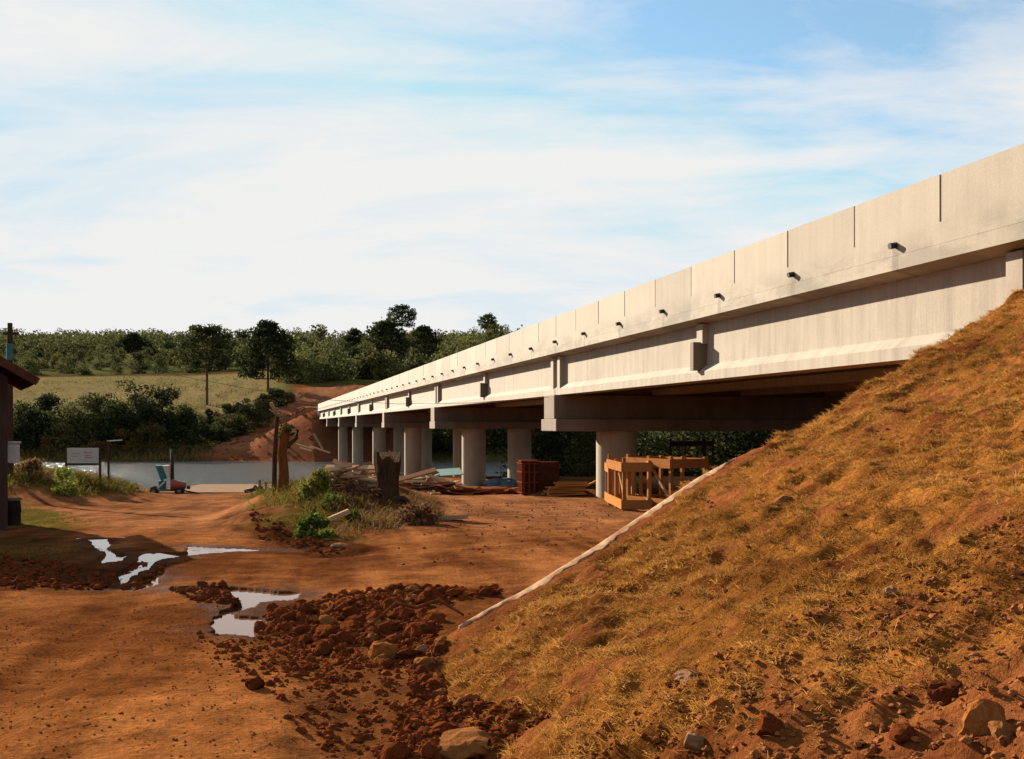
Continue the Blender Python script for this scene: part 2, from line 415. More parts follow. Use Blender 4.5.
# ------------------------------------------------------------------ ground sheet
ang_f = np.arange(-34, 34.01, .08)
ang = np.concatenate([np.arange(-180, -34, 2.0), ang_f, np.arange(35, 180, 2.0)])
rad = np.concatenate([np.geomspace(1.0, 4, 30)[:-1], np.geomspace(4, 30, 400)[:-1], np.geomspace(30, 170, 170)[:-1], np.geomspace(170, 3200, 150)])
A, RR = np.meshgrid(np.radians(ang), rad)
GX = (np.sin(A)*RR).ravel(); GY = (np.cos(A)*RR).ravel()
GZ = terr(GX, GY)
na, nr = len(ang), len(rad)
i = np.arange(nr-1)[:, None]*na; j = np.arange(na)[None, :]; j2 = (j+1) % na
quads = np.stack([i+j, i+j2, i+na+j2, i+na+j], -1).reshape(-1, 4)
def ground_col(x, y, z):
    n0 = fbm(x, y, 1.7, 61, 4); n1 = fbm(x, y, 7, 62, 3); n2 = fbm(x, y, .35, 63, 3)
    a = R(9)
    st = fbm((x*math.cos(a)+y*math.sin(a))*4, (-x*math.sin(a)+y*math.cos(a))*.35, 1.6, 64, 4)
    k = np.clip(.5+.6*n0+.6*st+.3*n1+.35*n2, 0, 1)[:, None]
    c = np.array([.075, .025, .009])*(1-k)+np.array([.225, .087, .029])*k
    near_or = ss(13, 7, y)[:, None]*.35
    c = c*(1-near_or)+np.array([.19, .064, .015])*near_or*(.75+.5*k)
    wet = np.zeros_like(x)
    # greyer trodden earth around the piers
    g = (ss(17, 26, y)*(1-ss(70, 90, y)))[:, None]*.6
    c = c*(1-g)+np.array([.155, .068, .034])*(.65+.7*k)*g
    # damp dark mud near the puddles
    for P in PUD:
        sd = poly_sd(x, y, P)+fbm(x, y, .4, 66, 3)*.4
        w = ss(.45, .0, sd); wet = np.maximum(wet, w*.9)
    dk = (wet*.8)[:, None]; c = c*(1-dk)+np.array([.032, .011, .005])*dk
    for P in ([(0, 553), (60, 556), (110, 572), (80, 592), (0, 592)], [(240, 510), (262, 505), (300, 532), (352, 548), (310, 553), (262, 535)], [(330, 650), (420, 690), (470, 759), (370, 759), (300, 690)]):
        sd = poly_sd(x, y, upoly(P))+fbm(x, y, .8, 67, 3)*.5
        w = (ss(.5, -.1, sd)*.6)[:, None]; c = c*(1-w)+np.array([.028, .010, .005])*w*(.7+.6*k); pass
    # grassy places
    def grassy(P, col, amt, seed, fuzz=1.0):
        nonlocal c
        sd = poly_sd(x, y, upoly(P))+fbm(x, y, 1.4*fuzz, seed, 4)*1.3*fuzz
        w = (ss(.5, -.5, sd)*amt)[:, None]; c = c*(1-w)+np.array(col)*(.7+.6*k)*w
    grassy([(-40, 480), (10, 470), (60, 476), (130, 484), (150, 494), (100, 501), (40, 492), (-40, 492)], (.075, .045, .009), .85, 71)
    grassy([(-40, 505), (20, 503), (60, 512), (82, 526), (60, 531), (-40, 522)], (.06, .05, .009), .85, 72, .5)
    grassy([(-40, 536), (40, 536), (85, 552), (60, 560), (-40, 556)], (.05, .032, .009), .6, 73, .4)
    grassy([(252, 486), (300, 474), (400, 486), (440, 505), (400, 525), (340, 538), (300, 528), (262, 508)], (.065, .042, .010), .85, 74)
    u = x/np.maximum(y, 6)
    far = y > 160
    f = far.astype(float)[:, None]
    cf = np.array([.045, .042, .013])*(.7+.7*k)
    fl = ss(192, 202, y+fbm(x, y, 15, 81, 3)*5)*(1-ss(296, 306, y+fbm(x, y, 15, 82, 3)*8))*(1-ss(-.235, -.205, u))
    nf = np.clip(.5+.7*fbm(x, y, 26, 83, 4), 0, 1)[:, None]
    field = np.array([.155, .115, .056])*(1-nf)+np.array([.115, .10, .040])*nf
    cf = cf*(1-fl[:, None])+field*fl[:, None]
    cut = ss(303, 309, y+fbm(x, y, 15, 82, 3)*8)*(1-ss(316, 322, y))
    cf = cf*(1-.7*cut[:, None])+np.array([.075, .032, .016])*.7*cut[:, None]
    hl = ss(320, 335, y)[:, None]
    hill = np.array([.038, .042, .017])*(1-nf)+np.array([.075, .078, .030])*nf
    cf = cf*(1-hl)+hill*hl
    lim = np.interp(y, [160, 185, 205, 255, 262], [-.305, -.275, -.222, -.207, -.207])
    n_b = x*NX+y*NY
    rd = (1-ss(24, 28, n_b+fbm(x, y, 6, 88, 3)*3))*ss(-.006, .006, u-lim+fbm(x, y, 9, 85, 3)*.012)*(1-ss(250, 262, y+fbm(x, y, 12, 86, 3)*9))
    kk = np.clip(.5+.8*fbm(x, y, 11, 87, 4), 0, 1)[:, None]
    red = np.array([.10, .026, .011])*(1-kk)+np.array([.19, .088, .045])*kk
    cf = cf*(1-rd[:, None])+red*rd[:, None]
    c = c*(1-f)+cf*f
    return np.clip(c, .005, .8), wet
gc, gw = ground_col(GX, GY, GZ)
V = np.stack([GX, GY, GZ], 1)
me = np_mesh('ground', np.vstack([V, [[0, 0, 0]]]), quads, True, np.vstack([gc, gc[:1]]))
at = me.attributes.new('wet', 'FLOAT', 'POINT'); at.data.foreach_set('value', np.append(gw, 0).astype(np.float32))
bm = bmesh.new(); bm.from_mesh(me); bm.verts.ensure_lookup_table(); cv = bm.verts[len(V)]
for k in range(na): bm.faces.new((cv, bm.verts[(k+1) % na], bm.verts[k]))
bm.to_mesh(me); bm.free()
tag(link('ground', me, M['soil']), kind='structure')

# river
def grid_sheet(name, x0, x1, y0, y1, z, nx=2, ny=2):
    xs = np.linspace(x0, x1, nx); ys = np.linspace(y0, y1, ny); X, Y = np.meshgrid(xs, ys)
    q = [(r*nx+c, r*nx+c+1, (r+1)*nx+c+1, (r+1)*nx+c) for r in range(ny-1) for c in range(nx-1)]
    return np_mesh(name, np.stack([X.ravel(), Y.ravel(), np.full(X.size, z)], 1), q)
tag(link('river', grid_sheet('river', -1500, 1500, 84, 172, -3.88), M['river']), kind='structure')
for P, zp in zip(PUD, PUDZ):
    cx = np.mean([p[0] for p in P]); cy = np.mean([p[1] for p in P])
    pts = []
    for kx in range(40):
        t = 2*math.pi*kx/40
        pts.append((math.cos(t), math.sin(t)))
    xs = [p[0] for p in P]; ys = [p[1] for p in P]
    m = .45
    b_ = bmesh.new()
    # outline a little outside the hollow, so the mud itself draws the shoreline
    vs = []
    nP = len(P); area = sum(P[q][0]*P[(q+1) % nP][1]-P[(q+1) % nP][0]*P[q][1] for q in range(nP))
    sg = 1 if area > 0 else -1
    for q in range(nP):
        a = Vector(P[q-1]); b2 = Vector(P[q]); c2 = Vector(P[(q+1) % nP])
        e1 = (b2-a).normalized(); e2 = (c2-b2).normalized()
        nrm = (Vector((e1.y, -e1.x))+Vector((e2.y, -e2.x)))*sg
        nrm = nrm.normalized() if nrm.length > .1 else Vector((e1.y, -e1.x))*sg
        p = b2+nrm*m; vs.append(b_.verts.new((p.x, p.y, zp)))
    f_ = b_.faces.new(vs); bmesh.ops.triangulate(b_, faces=[f_])
    bmesh.ops.recalc_face_normals(b_, faces=b_.faces)
    me = bpy.data.meshes.new('puddle'); b_.to_mesh(me); b_.free()
    if len(me.polygons) and me.polygons[0].normal.z < 0: me.flip_normals()
    tag(link('puddle_water', me, M['puddle']), kind='structure')

# ------------------------------------------------------------------ embankment mesh + dry grass
es = np.concatenate([np.arange(-8, 2, .25), np.arange(2, 12.5, .045), np.arange(12.5, 19, .2)])
en = np.concatenate([np.arange(-.2, 10.2, .045), np.arange(10.2, 36, .4)])
ES, EN = np.meshgrid(es, en, indexing='ij'); ES = ES.ravel(); EN = EN.ravel()
EZ = emb_h(ES, EN)
EX, EY = xy(ES, EN)
ni, nj = len(es), len(en)
i = np.arange(ni-1)[:, None]*nj; j = np.arange(nj-1)[None, :]
q = np.stack([i+j, i+j+1, i+nj+j+1, i+nj+j], -1).reshape(-1, 4)
def bare_mask(s, n):
    b = ss(4.35, 3.5, s+fbm(s, n, .9, 54, 3)*1.0)
    b = np.maximum(b, ss(.27, .42, fbm(s, n, .15, 257, 3)+.35*fbm(s, n, .9, 258, 2))*.97)
    b = np.maximum(b, ss(.22, .42, fbm(s, n, .42, 57, 4)+.25*fbm(s, n, 2.0, 157, 2))*.9)
    b = np.maximum(b, ss(1.5, 1.1, n+fbm(s, n, .6, 58, 3)*.5))
    r = np.interp(n, RN, RS)
    b = np.maximum(b, (1-ss(.16, .3, np.abs(s-r+.05)))*(n < 4.8))
    b = np.maximum(b, ss(2.2, 1.6, n)*ss(7.4, 7.9, s))
    return np.clip(b, 0, 1)
bare = bare_mask(ES, EN)[:, None]
k = np.clip(.5+.7*fbm(ES, EN, .4, 59, 4), 0, 1)[:, None]
soilc = np.array([.075, .021, .007])*(1-k)+np.array([.19, .066, .022])*k
strawc = np.array([.075, .025, .006])*(1-k)+np.array([.22, .088, .018])*k
ec = soilc*bare+strawc*(1-bare)
ec = ec*(.8+.4*np.clip(.5+fbm(ES, EN, 1.6, 60, 3), 0, 1))[:, None]
me = np_mesh('embankment', np.stack([EX, EY, EZ], 1), q, True, ec)
link('embankment', me, M['slope'])['kind'] = 'structure'

def blades(name, P, length, width, col, lay, mat, flow=None, curl=.3):
    """one thin bent two-segment blade per point; lay = how far the blade lies over"""
    n = len(P)
    az = RNG.uniform(0, 2*math.pi, n) if flow is None else flow+RNG.normal(0, .8, n)
    L = length*RNG.uniform(.5, 1.3, n); tl = np.clip(lay+RNG.normal(0, .25, n), 0, 1.45)
    d = np.stack([np.cos(az)*np.sin(tl), np.sin(az)*np.sin(tl), np.cos(tl)], 1)
    t2 = np.clip(tl+curl, 0, 1.7)
    d2 = np.stack([np.cos(az)*np.sin(t2), np.sin(az)*np.sin(t2), np.cos(t2)], 1)
    sd = RNG.normal(0, 1, (n, 3)); sd -= d*np.sum(sd*d, 1)[:, None]; sd /= np.linalg.norm(sd, axis=1)[:, None]+1e-9
    w = (width*RNG.uniform(.6, 1.3, n))[:, None]*.5
    m = P+d*(L*.55)[:, None]; t = m+d2*(L*.45)[:, None]
    Vv = np.stack([P-sd*w, P+sd*w, m-sd*w*.8, m+sd*w*.8, t], 1).reshape(-1, 3)
    b = np.arange(n)[:, None]*5
    Fc = np.concatenate([b+np.array([[0, 1, 3]]), b+np.array([[0, 3, 2]]), b+np.array([[2, 3, 4]])])
    cc = np.repeat(col, 5, axis=0)
    return link(name, np_mesh(name, Vv, Fc, False, cc), mat)
def straw(nb, s0, s1, n0, n1, length, width):
    s = RNG.uniform(s0, s1, nb); n = RNG.uniform(n0, n1, nb)
    over = s-np.interp(n, RN, RS)
    dens = (1-bare_mask(s, n))*np.clip(.8+1.2*fbm(s, n, .22, 91, 3), .08, 1)
    dens = np.maximum(dens, .035)
    keep = (RNG.uniform(0, 1, nb) < dens) & (over < .35) & (n > 1.0)
    s = s[keep]; n = n[keep]; x, y = xy(s, n); z = emb_h(s, n)-.006
    kk = np.clip(.5+.75*fbm(s, n, .5, 92, 3)+RNG.normal(0, .22, len(s)), 0, 1)[:, None]
    c = np.array([.14, .050, .011])*(1-kk)+np.array([.46, .218, .052])*kk
    gr = (ss(.45, .6, fbm(s, n, 1.3, 93, 3))[:, None])*.5
    c = c*(1-gr)+np.array([.14, .078, .014])*gr
    return np.stack([x, y, z], 1), c
P1, c1 = straw(260000, 3.2, 11.6, 1.0, 9.6, .07, .004)
def tufts(nt_, per):
    P, c = straw(int(nt_), 3.2, 11.6, 1.0, 9.6, .1, .004)
    m = len(P); rr = .05*np.sqrt(RNG.uniform(0, 1, m*per)); t = RNG.uniform(0, 6.28, m*per)
    off = np.stack([rr*np.cos(t), rr*np.sin(t), rr*0], 1)
    Q = np.repeat(P, per, 0)+off; C = np.repeat(c, per, 0)*RNG.uniform(.65, 1.35, (m*per, 1))
    return Q, C, t
PT, cT, aT = tufts(7500, 34)
o = blades('dry_grass', PT, .062, .0034, cT, .85, M['blade'], flow=aT, curl=.75)
tag(o, 'shaggy tufts of dry golden grass on the embankment slope', 'grass', kind='stuff')
P2, c2 = straw(30000, 3.2, 11.6, 1.0, 9.6, .07, .004)
o = blades('dry_grass', P1, .055, .0034, c1, .95, M['blade'], curl=.45)
tag(o, 'short dry golden grass matted over the embankment slope', 'grass', kind='stuff')
o = blades('dry_grass', P2[::2], .11, .003, c2[::2]*1.05, .9, M['blade'], curl=.7)
tag(o, 'longer pale dead stalks sticking out of the embankment grass', 'grass', kind='stuff')

# pale strip along the crest of the slope
mb = MB()
prev = None
ks = np.linspace(1.5, 4.4, 60)
for k, n in enumerate(ks):
    r_ = float(np.interp(n, RN, RS)); f_ = min(1, .12+k/12, .12+(59-k)/8)
    w_ = (.11+.05*math.sin(k*.8)*math.sin(k*.31)+.03*math.sin(k*2.3))*f_
    ring = []
    for o_, up_ in ((-w_, -.03), (-w_*.85, .004), (-w_*.4, .014+.008*math.sin(k*1.9)), (.01, .014), (.06, -.02), (.1, -.2)):
        s_ = r_+o_; x, y = xy(s_, n); z = float(emb_h(np.array([s_]), np.array([n]), False)[0])
        ring.append(mb.bm.verts.new((x, y, z+up_)))
    if prev:
        for a in range(5): mb.bm.faces.new((prev[a], prev[a+1], ring[a+1], ring[a]))
    else: first = ring
    prev = ring
mb.bm.faces.new(first); mb.bm.faces.new(prev[::-1])
tag(mb.build('edging_strip', M['kerb'], smooth=True), 'narrow pale strip running down the crest of the dry grass embankment', 'edging')

# ------------------------------------------------------------------ bridge
br = empty('concrete_bridge', (0, 0, 0), TH, 'long pale concrete road bridge on round columns crossing the river', 'bridge')
S0, S1 = 6.0, 174.8
PIERS = [32.6+23.7*k for k in range(6)]
ENDS = [11.0]+PIERS+[S1]
mb = MB()
mb.prism([(9.0, 4.222), (9.0, 4.52), (9.24, 4.52), (9.42, 4.222)], S0, S1)
mb.box(9.05, 9.19, S0, S1, 4.52, 5.15)
slots = [12.57+2.135*k for k in range(-3, 76)]
edges = [S0]+[s for s in slots if S0+.3 < s < S1-.2]+[S1]
for k, (a, b) in enumerate(zip(edges, edges[1:])):
    o_ = random.uniform(-.004, .004)
    mb.box(9.0+o_+.004, 9.22, a+(.02 if k else 0), b-.02, 4.52, 5.17+random.uniform(-.004, .004))
mb.build('parapet', M['conc'], br)
mb = MB(); mb.box(22.3, 22.6, S0, S1, 4.222, 5.17); mb.build('parapet', M['conc'], br)
jm = MB().box(9.035, 9.048, -.019, .019, 4.53, 5.14).mesh('joint_filler'); jm.materials.append(M['slot'])
for s in edges[1:-1]: link('joint_filler', jm, None, br).location = (0, s, 0)
mb = MB(); mb.prism([(8.985, 4.008), (8.985, 4.215), (9.02, 4.224), (22.61, 4.224), (22.61, 4.0), (22.2, 3.93), (9.36, 3.938)], S0, S1)
mb.build('deck_slab', M['conc'], br)
GN = [9.48, 12.6, 15.7, 18.8, 21.9]
for gi, g in enumerate(GN):
    for a, b in zip(ENDS, ENDS[1:]):
        mb = MB()
        prof = [(-.28, 2.712), (-.28, 2.90), (-.1, 3.06), (-.1, 3.935), (.1, 3.935), (.1, 3.06), (.28, 2.90), (.28, 2.712)]
        mb.prism([(g+x, z) for x, z in prof], a+.03, b-.03)
        mb.build('girder', M['conc_girder'], br)
for a, b in zip(ENDS, ENDS[1:]):
    for s in (a+.38, b-.38):
        mb = MB(); mb.box(9.205, 9.42, s-.15, s+.15, 2.885, 3.93); mb.build('end_rib', M['conc_girder'], br)
    s = (a+b)/2-.6
    r_ = MB().box(9.235, 9.42, s-.15, s+.15, 3.5, 3.93).build('mid_rib', M['conc_girder'], br)
    MB().box(9.06, 9.42, s-.07, s+.1, 2.93, 3.54).build('bracket', M['conc_shaded'], r_)
    MB().box(9.6, 21.8, s-.1, s+.1, 2.95, 3.92).build('diaphragm', M['conc_shaded'], br)
k = 0
while 13.6+3.03*k < 173:
    s = 13.6+3.03*k; k += 1
    MB().tube([(9.02, s, 4.375), (8.895, s, 4.352)], .046, 10).build('drain_pipe', M['pipe'], br, True)
COL2 = [10.2, 4.85, 6.05, 6.85, 7.25, 7.25]
for kk, s in enumerate(PIERS):
    cap = MB()
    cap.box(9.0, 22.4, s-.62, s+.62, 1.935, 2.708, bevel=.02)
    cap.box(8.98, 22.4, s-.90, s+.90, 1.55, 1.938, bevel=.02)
    cap.build('pier_cap', M['conc_shaded'], br)
    MB().box(9.62, 21.8, s-.5, s+.5, 2.72, 3.92).build('diaphragm', M['conc_shaded'], br)
    for m_ in (2.28, COL2[kk]):
        x, y = xy(s, 9+m_)
        zb = base_terr(np.array([x]), np.array([y]))[0]-.8
        MB().tube([(9+m_, s, zb), (9+m_, s, (zb+1.55)/2), (9+m_, s, 1.552)], .655, 40).build('pier_column', M['conc_col'], br, True)
MB().box(9.15, 22.4, 9.4, 10.9, -1, 2.70).box(9.6, 22.2, 9.4, 10.2, 2.7, 3.9).build('abutment', M['conc_shaded'], br)
MB().box(9.0, 22.4, S1-.9, S1+.6, -2, 2.70).box(9.02, 22.4, S1+.04, S1+.6, 2.7, 4.0).build('abutment', M['conc_shaded'], br)

# ------------------------------------------------------------------ foliage
def leaf_quads(P, size, col, up=.0):
    n = len(P)
    a = RNG.normal(0, 1, (n, 3)); a /= np.linalg.norm(a, axis=1)[:, None]
    b = RNG.normal(0, 1, (n, 3)); b -= a*np.sum(a*b, 1)[:, None]; b /= np.linalg.norm(b, axis=1)[:, None]
    s = (size*RNG.uniform(.5, 1.25, n))[:, None]*.5
    V = np.stack([P-a*s*1.3, P-b*s*.7, P+a*s*1.3, P+b*s*.7], 1).reshape(-1, 3)
    Fc = np.arange(n*4).reshape(n, 4)
    return V, Fc, np.repeat(col, 4, axis=0)
def lobe_points(lobes, n, shell=.55):
    w = np.array([l[3]**2 for l in lobes]); w = w/w.sum()
    idx = RNG.choice(len(lobes), n, p=w)
    L = np.array(lobes)[idx]
    d = RNG.normal(0, 1, (n, 3)); d /= np.linalg.norm(d, axis=1)[:, None]
    rr = L[:, 3]*(shell+(1-shell)*RNG.uniform(0, 1, n)**.6)*(1+.12*RNG.normal(0, 1, n))
    P = L[:, :3]+d*rr[:, None]*np.array([1, 1, .8])
    return P, idx
def crown_mesh(name, H, W, nl, nleaf, size, ca, cb, base=.25, seed=0, trunk=None):
    """many sub-clumps scattered over an uneven crown; returns mesh"""
    lobes = []
    rs = np.random.default_rng(seed)
    for k in range(nl):
        t = rs.uniform(0, 2*math.pi); v = rs.uniform(0, 1)
        zz = H*(base+(1-base)*v*.86)
        prof = math.sin(math.pi*min(1, .2+v*.68))**.6
        rr = W*.5*prof*rs.uniform(.2, .82)
        r = min(W, H*1.3)*rs.uniform(.19, .31)*(1.05-.3*v)
        lobes.append((rr*math.cos(t), rr*math.sin(t), zz-r*.4, r))
    P, idx = lobe_points(lobes, nleaf, .42)
    lc = rs.uniform(0, 1, nl)[idx]
    k = np.clip(lc*.7+.15+RNG.normal(0, .2, nleaf), 0, 1)[:, None]
    col = np.array(ca)*(1-k)+np.array(cb)*k
    V, Fc, cc = leaf_quads(P, size, col)
    return np_mesh(name, V, Fc, False, cc), lobes
def trunk_build(name, H, r, mat, parent, lobes=None, lean=0, seed=0):
    rs = np.random.default_rng(seed); mb = MB()
    top = Vector((lean, rs.uniform(-.2, .2), H))
    mb.tube([(0, 0, -.4), (lean*.2, .05, H*.3), (lean*.6, 0, H*.65), top], [r*1.25, r, r*.75, r*.4], 8)
    if lobes:
        for l in lobes[:9]:
            z0 = min(H*.9, max(H*.3, l[2]*.6)); f = z0/H
            a = Vector((lean*f, 0, z0)); e = Vector(l[:3])
            mb.tube([a, a.lerp(e, .5)+Vector((0, 0, -.1)), e], [r*.42, r*.28, r*.1], 5, False)
    return mb.build(name, mat, parent, True)
DARK = ((.014, .019, .007), (.042, .050, .016)); MID = ((.034, .038, .013), (.105, .105, .034)); OLIVE = ((.04, .036, .011), (.085, .078, .023)); LIGHT = ((.045, .06, .012), (.11, .12, .027))
RUSSET = ((.05, .03, .01), (.12, .075, .025))

def gz(x, y): return float(base_terr(np.array([x]), np.array([y]))[0])
def place_px(px, Y): return (px-CX)/F*Y, Y
def tree_px(name, px, Y, top_py, wpx, pal, label, group=None, nl=22, nleaf=3200, size=.34, base=.12, cat='tree', seed=None):
    x, y = place_px(px, Y); z = gz(x, y)
    H = CZ+(HY-top_py)/F*Y-z; W = wpx/F*Y
    seed = seed if seed is not None else int(px*7+top_py)
    t = empty(name, (x, y, z), 0, label, cat, group)
    me, lb = crown_mesh('crown', H, W, nl, nleaf, size, *pal, base=base, seed=seed)
    link('crown', me, M['leaf'], t)
    trunk_build('trunk', H*.62, max(.06, H*.018), M['bark'], t, lb, 0, seed)
    return t

# dark trees on the far bank, left (river bank Y ~ 168..185)
far_bank = [
    (22, 176, 396, 46, DARK, 'dark bushy tree on the far bank beside the hut roof'),
    (48, 181, 386, 40, DARK, 'dark tree on the far bank behind the white signboard'),
    (74, 172, 390, 58, MID, 'broad rounded green tree on the far bank right of the hut'),
    (104, 180, 384, 44, DARK, 'dark tree in the middle of the far bank thicket'),
    (134, 176, 370, 46, DARK, 'tallest dark tree of the far bank thicket'),
    (163, 180, 378, 42, DARK, 'dark round tree at the right end of the far bank thicket'),
    (184, 184, 400, 38, DARK, 'low dark tree right of the far bank thicket'),
    (118, 173, 392, 44, DARK, 'dark tree in front of the tallest tree of the far bank thicket'),
    (149, 172, 388, 42, DARK, 'dense dark tree above the olive shrub of the far bank'),
    (88, 178, 380, 40, MID, 'green tree between the broad rounded one and the middle of the thicket'),
    (34, 171, 404, 44, DARK, 'low dark tree above the russet brush on the far bank'),
]
for a in far_bank: tree_px('riverside_tree', *a, nl=30, nleaf=5200, size=.42, base=.02)
tree_px('riverside_shrub', 126, 170, 424, 40, ((.05, .042, .008), (.12, .09, .018)), 'yellow green round shrub at the water below the far bank thicket', nl=14, nleaf=2600, size=.3, base=.02, cat='shrub')
tree_px('riverside_shrub', 150, 169, 418, 36, OLIVE, 'olive shrub beside the yellow green one on the far bank', nl=14, nleaf=2400, size=.3, base=.02, cat='shrub')
tree_px('riverside_shrub', 100, 168, 438, 40, RUSSET, 'low russet shrub on the far bank left of the yellow green one', nl=12, nleaf=1800, size=.3, base=.0, cat='shrub')
tree_px('riverside_shrub', 50, 169, 430, 60, RUSSET, 'wide russet brush on the far bank behind the signboard', nl=16, nleaf=2400, size=.3, base=.0, cat='shrub')
tree_px('riverside_shrub', 204, 172, 440, 44, LIGHT, 'bright green shrub at the water beside the red far road', nl=14, nleaf=2000, size=.3, base=.0, cat='shrub')
tree_px('riverside_shrub', 182, 168, 444, 40, OLIVE, 'low olive shrub at the far water edge below the thicket', nl=12, nleaf=1600, size=.3, base=.0, cat='shrub')
hedge = [(205, 178, 416, 44), (226, 183, 409, 44), (246, 190, 402, 40), (190, 173, 424, 44), (262, 197, 396, 32), (218, 176, 422, 40), (238, 183, 414, 36), (200, 190, 415, 30), (216, 193, 408, 34), (234, 196, 401, 34), (250, 200, 397, 32), (264, 205, 391, 28), (277, 210, 386, 24), (284, 216, 383, 20)]
for k, a in enumerate(hedge):
    tree_px('hedge_shrub', *a, OLIVE if k % 3 == 1 else DARK, 'shrub in the dark hedge between pale field and red far road', 'shrubs in the field hedge', nl=14, nleaf=1700, size=.4, base=.0, cat='shrub')

# Parana pines: bare trunk, tiers of upturned limbs with tufts at the ends
def pine_mesh_parts(H, W, crown0, pal, seed, tiers=6, full=False):
    rs = np.random.default_rng(seed); mb = MB()
    mb.tube([(0, 0, -.6), (0, 0, H*.4), (0, 0, H*.97)], [H*.018, H*.015, H*.006], 8)
    lobes = []
    for t in range(tiers):
        f = t/(tiers-1); z = H*(crown0+(1-crown0)*f*.90)
        R_ = W*.5*((1-f**2.2)*.82+.18) if full else W*.5*(.72+.28*math.sin(math.pi*f))*(1-.45*max(0, f-.6)/.4)
        nb = 9 if not full else 10
        for b in range(nb):
            an = 2*math.pi*(b+rs.uniform(-.3, .3))/nb+t*.4; rr = R_*rs.uniform(.78, 1.05)
            e = Vector((rr*math.cos(an), rr*math.sin(an), z+rr*.16+rs.uniform(-.3, .3)))
            mb.tube([(0, 0, z-.1), (e.x*.55, e.y*.55, z-rr*.04), e], [H*.006, H*.004, H*.002], 4, False)
            lobes.append((e.x, e.y, e.z, W*rs.uniform(.09, .13)))
            lobes.append((e.x*.66, e.y*.66, e.z-rr*.05, W*rs.uniform(.06, .095)))
    lobes.append((0, 0, H*.94, W*.09))
    P, idx = lobe_points(lobes, 5200 if full else 3600, .3)
    lc = rs.uniform(0, 1, len(lobes))[idx]; k = np.clip(.2+lc*.5+RNG.normal(0, .2, len(P)), 0, 1)[:, None]
    V, Fc, cc = leaf_quads(P, W*.05, np.array(pal[0])*(1-k)+np.array(pal[1])*k)
    return mb.mesh('trunk', True), np_mesh('crown', V, Fc, False, cc)
def pine_px(px, Y, base_py, top_py, wpx, crown0, label, seed, full=False, pal=DARK):
    x, y = place_px(px, Y); z = CZ+(HY-base_py)/F*Y; z = min(z, gz(x, y))
    H = CZ+(HY-top_py)/F*Y-z
    t = empty('parana_pine', (x, y, z), random.uniform(0, 6), label, 'tree')
    a, b = pine_mesh_parts(H, wpx/F*Y, crown0, pal, seed, 7 if full else 5, full)
    link('trunk', a, M['bark'], t); link('crown', b, M['leaf'], t)
pine_px(207, 215, 405, 328, 60, .50, 'araucaria pine with bare trunk and round crown standing on the pale field', 3)
pine_px(268, 232, 392, 321, 60, .20, 'large araucaria pine with wide dark dome crown at the end of the field hedge', 4, True)
pine_px(386, 300, 392, 321, 66, .18, 'broad dark araucaria pine on the hillside above the far end of the bridge', 5, True)
pine_px(354, 310, 392, 328, 40, .25, 'narrower dark araucaria left of the broad one above the bridge', 15, True)
pine_px(402, 330, 370, 306, 30, .70, 'tall araucaria whose round crown rises above the skyline', 6)
pine_px(424, 318, 385, 326, 42, .3, 'dark araucaria partly hidden by the bridge parapet', 16, True)
pine_px(488, 400, 360, 315, 20, .7, 'small flat topped araucaria on the skyline near the bridge parapet', 7)
pine_px(133, 470, 372, 334, 46, .15, 'dark rounded tree in the scrub on the green hill left of the araucaria pines', 8, True)

# hillside trees: a few shared shapes, each tree an object of its own
protos = []
for k, (pal, H, W) in enumerate([(MID, 9, 9), (DARK, 10, 8), (MID, 8, 10), (OLIVE, 7, 8), (MID, 11, 8), (((.045, .055, .016), (.12, .125, .042)), 9, 10)]):
    me, lb = crown_mesh('hill_tree', H, W, 18, 1300, .62, *pal, base=.08, seed=100+k)
    me.materials.append(M['leaf']); protos.append((me, H))
n_ind = 0; bulk_pts = []
cand = []
for k in range(5200):
    y = 250+RNG.uniform(0, 1)**1.1*560; u = RNG.uniform(-.56, .12)
    x = u*y
    if u < -.215 and y < 322: continue
    if u >= -.215 and y < 263: continue
    left = u < -.33
    dn = fbm(np.array([x]), np.array([y]), 45, 21, 3)[0]
    p = .85 if not left else (.5 if y < 470 and dn < .25 else .95)
    if u > -.215: p = 1
    if RNG.uniform() > p*.55*(y/450): continue
    cand.append((x, y, u))
cand.sort(key=lambda c: c[1])
kept = []
cell = {}
for x, y, u in cand:
    sp = 5.0+.006*y
    key = (int(x//sp), int(y//sp))
    if key in cell: continue
    cell[key] = 1; kept.append((x, y, u))
for x, y, u in kept:
    z = gz(x, y); pxx = CX+u*F
    small = (u < -.33 and y < 470)
    sc = RNG.uniform(.45, .8) if small else RNG.uniform(.75, 1.25)
    me, H = protos[RNG.integers(0, len(protos))]
    if n_ind < 285 and pxx > -25 and pxx < 545:
        o = bpy.data.objects.new('hillside_tree', me); COL.objects.link(o)
        o.location = (x, y, z-.3); o.rotation_euler = (0, 0, RNG.uniform(0, 6.28)); o.scale = (sc*RNG.uniform(.85, 1.15), sc*RNG.uniform(.85, 1.15), sc*RNG.uniform(.85, 1.2))
        if u < -.33: tag(o, 'green tree scattered over the grassy hill beyond the pale field', 'tree', 'trees on the hill beyond the field')
        elif u < -.2: tag(o, 'leafy tree in the wood behind the two araucaria pines', 'tree', 'trees in the wood behind the field')
        else: tag(o, 'leafy tree of the hillside wood above the far end of the bridge', 'tree', 'trees in the wood above the bridge')
        n_ind += 1
    else: bulk_pts.append((x, y, z, sc))
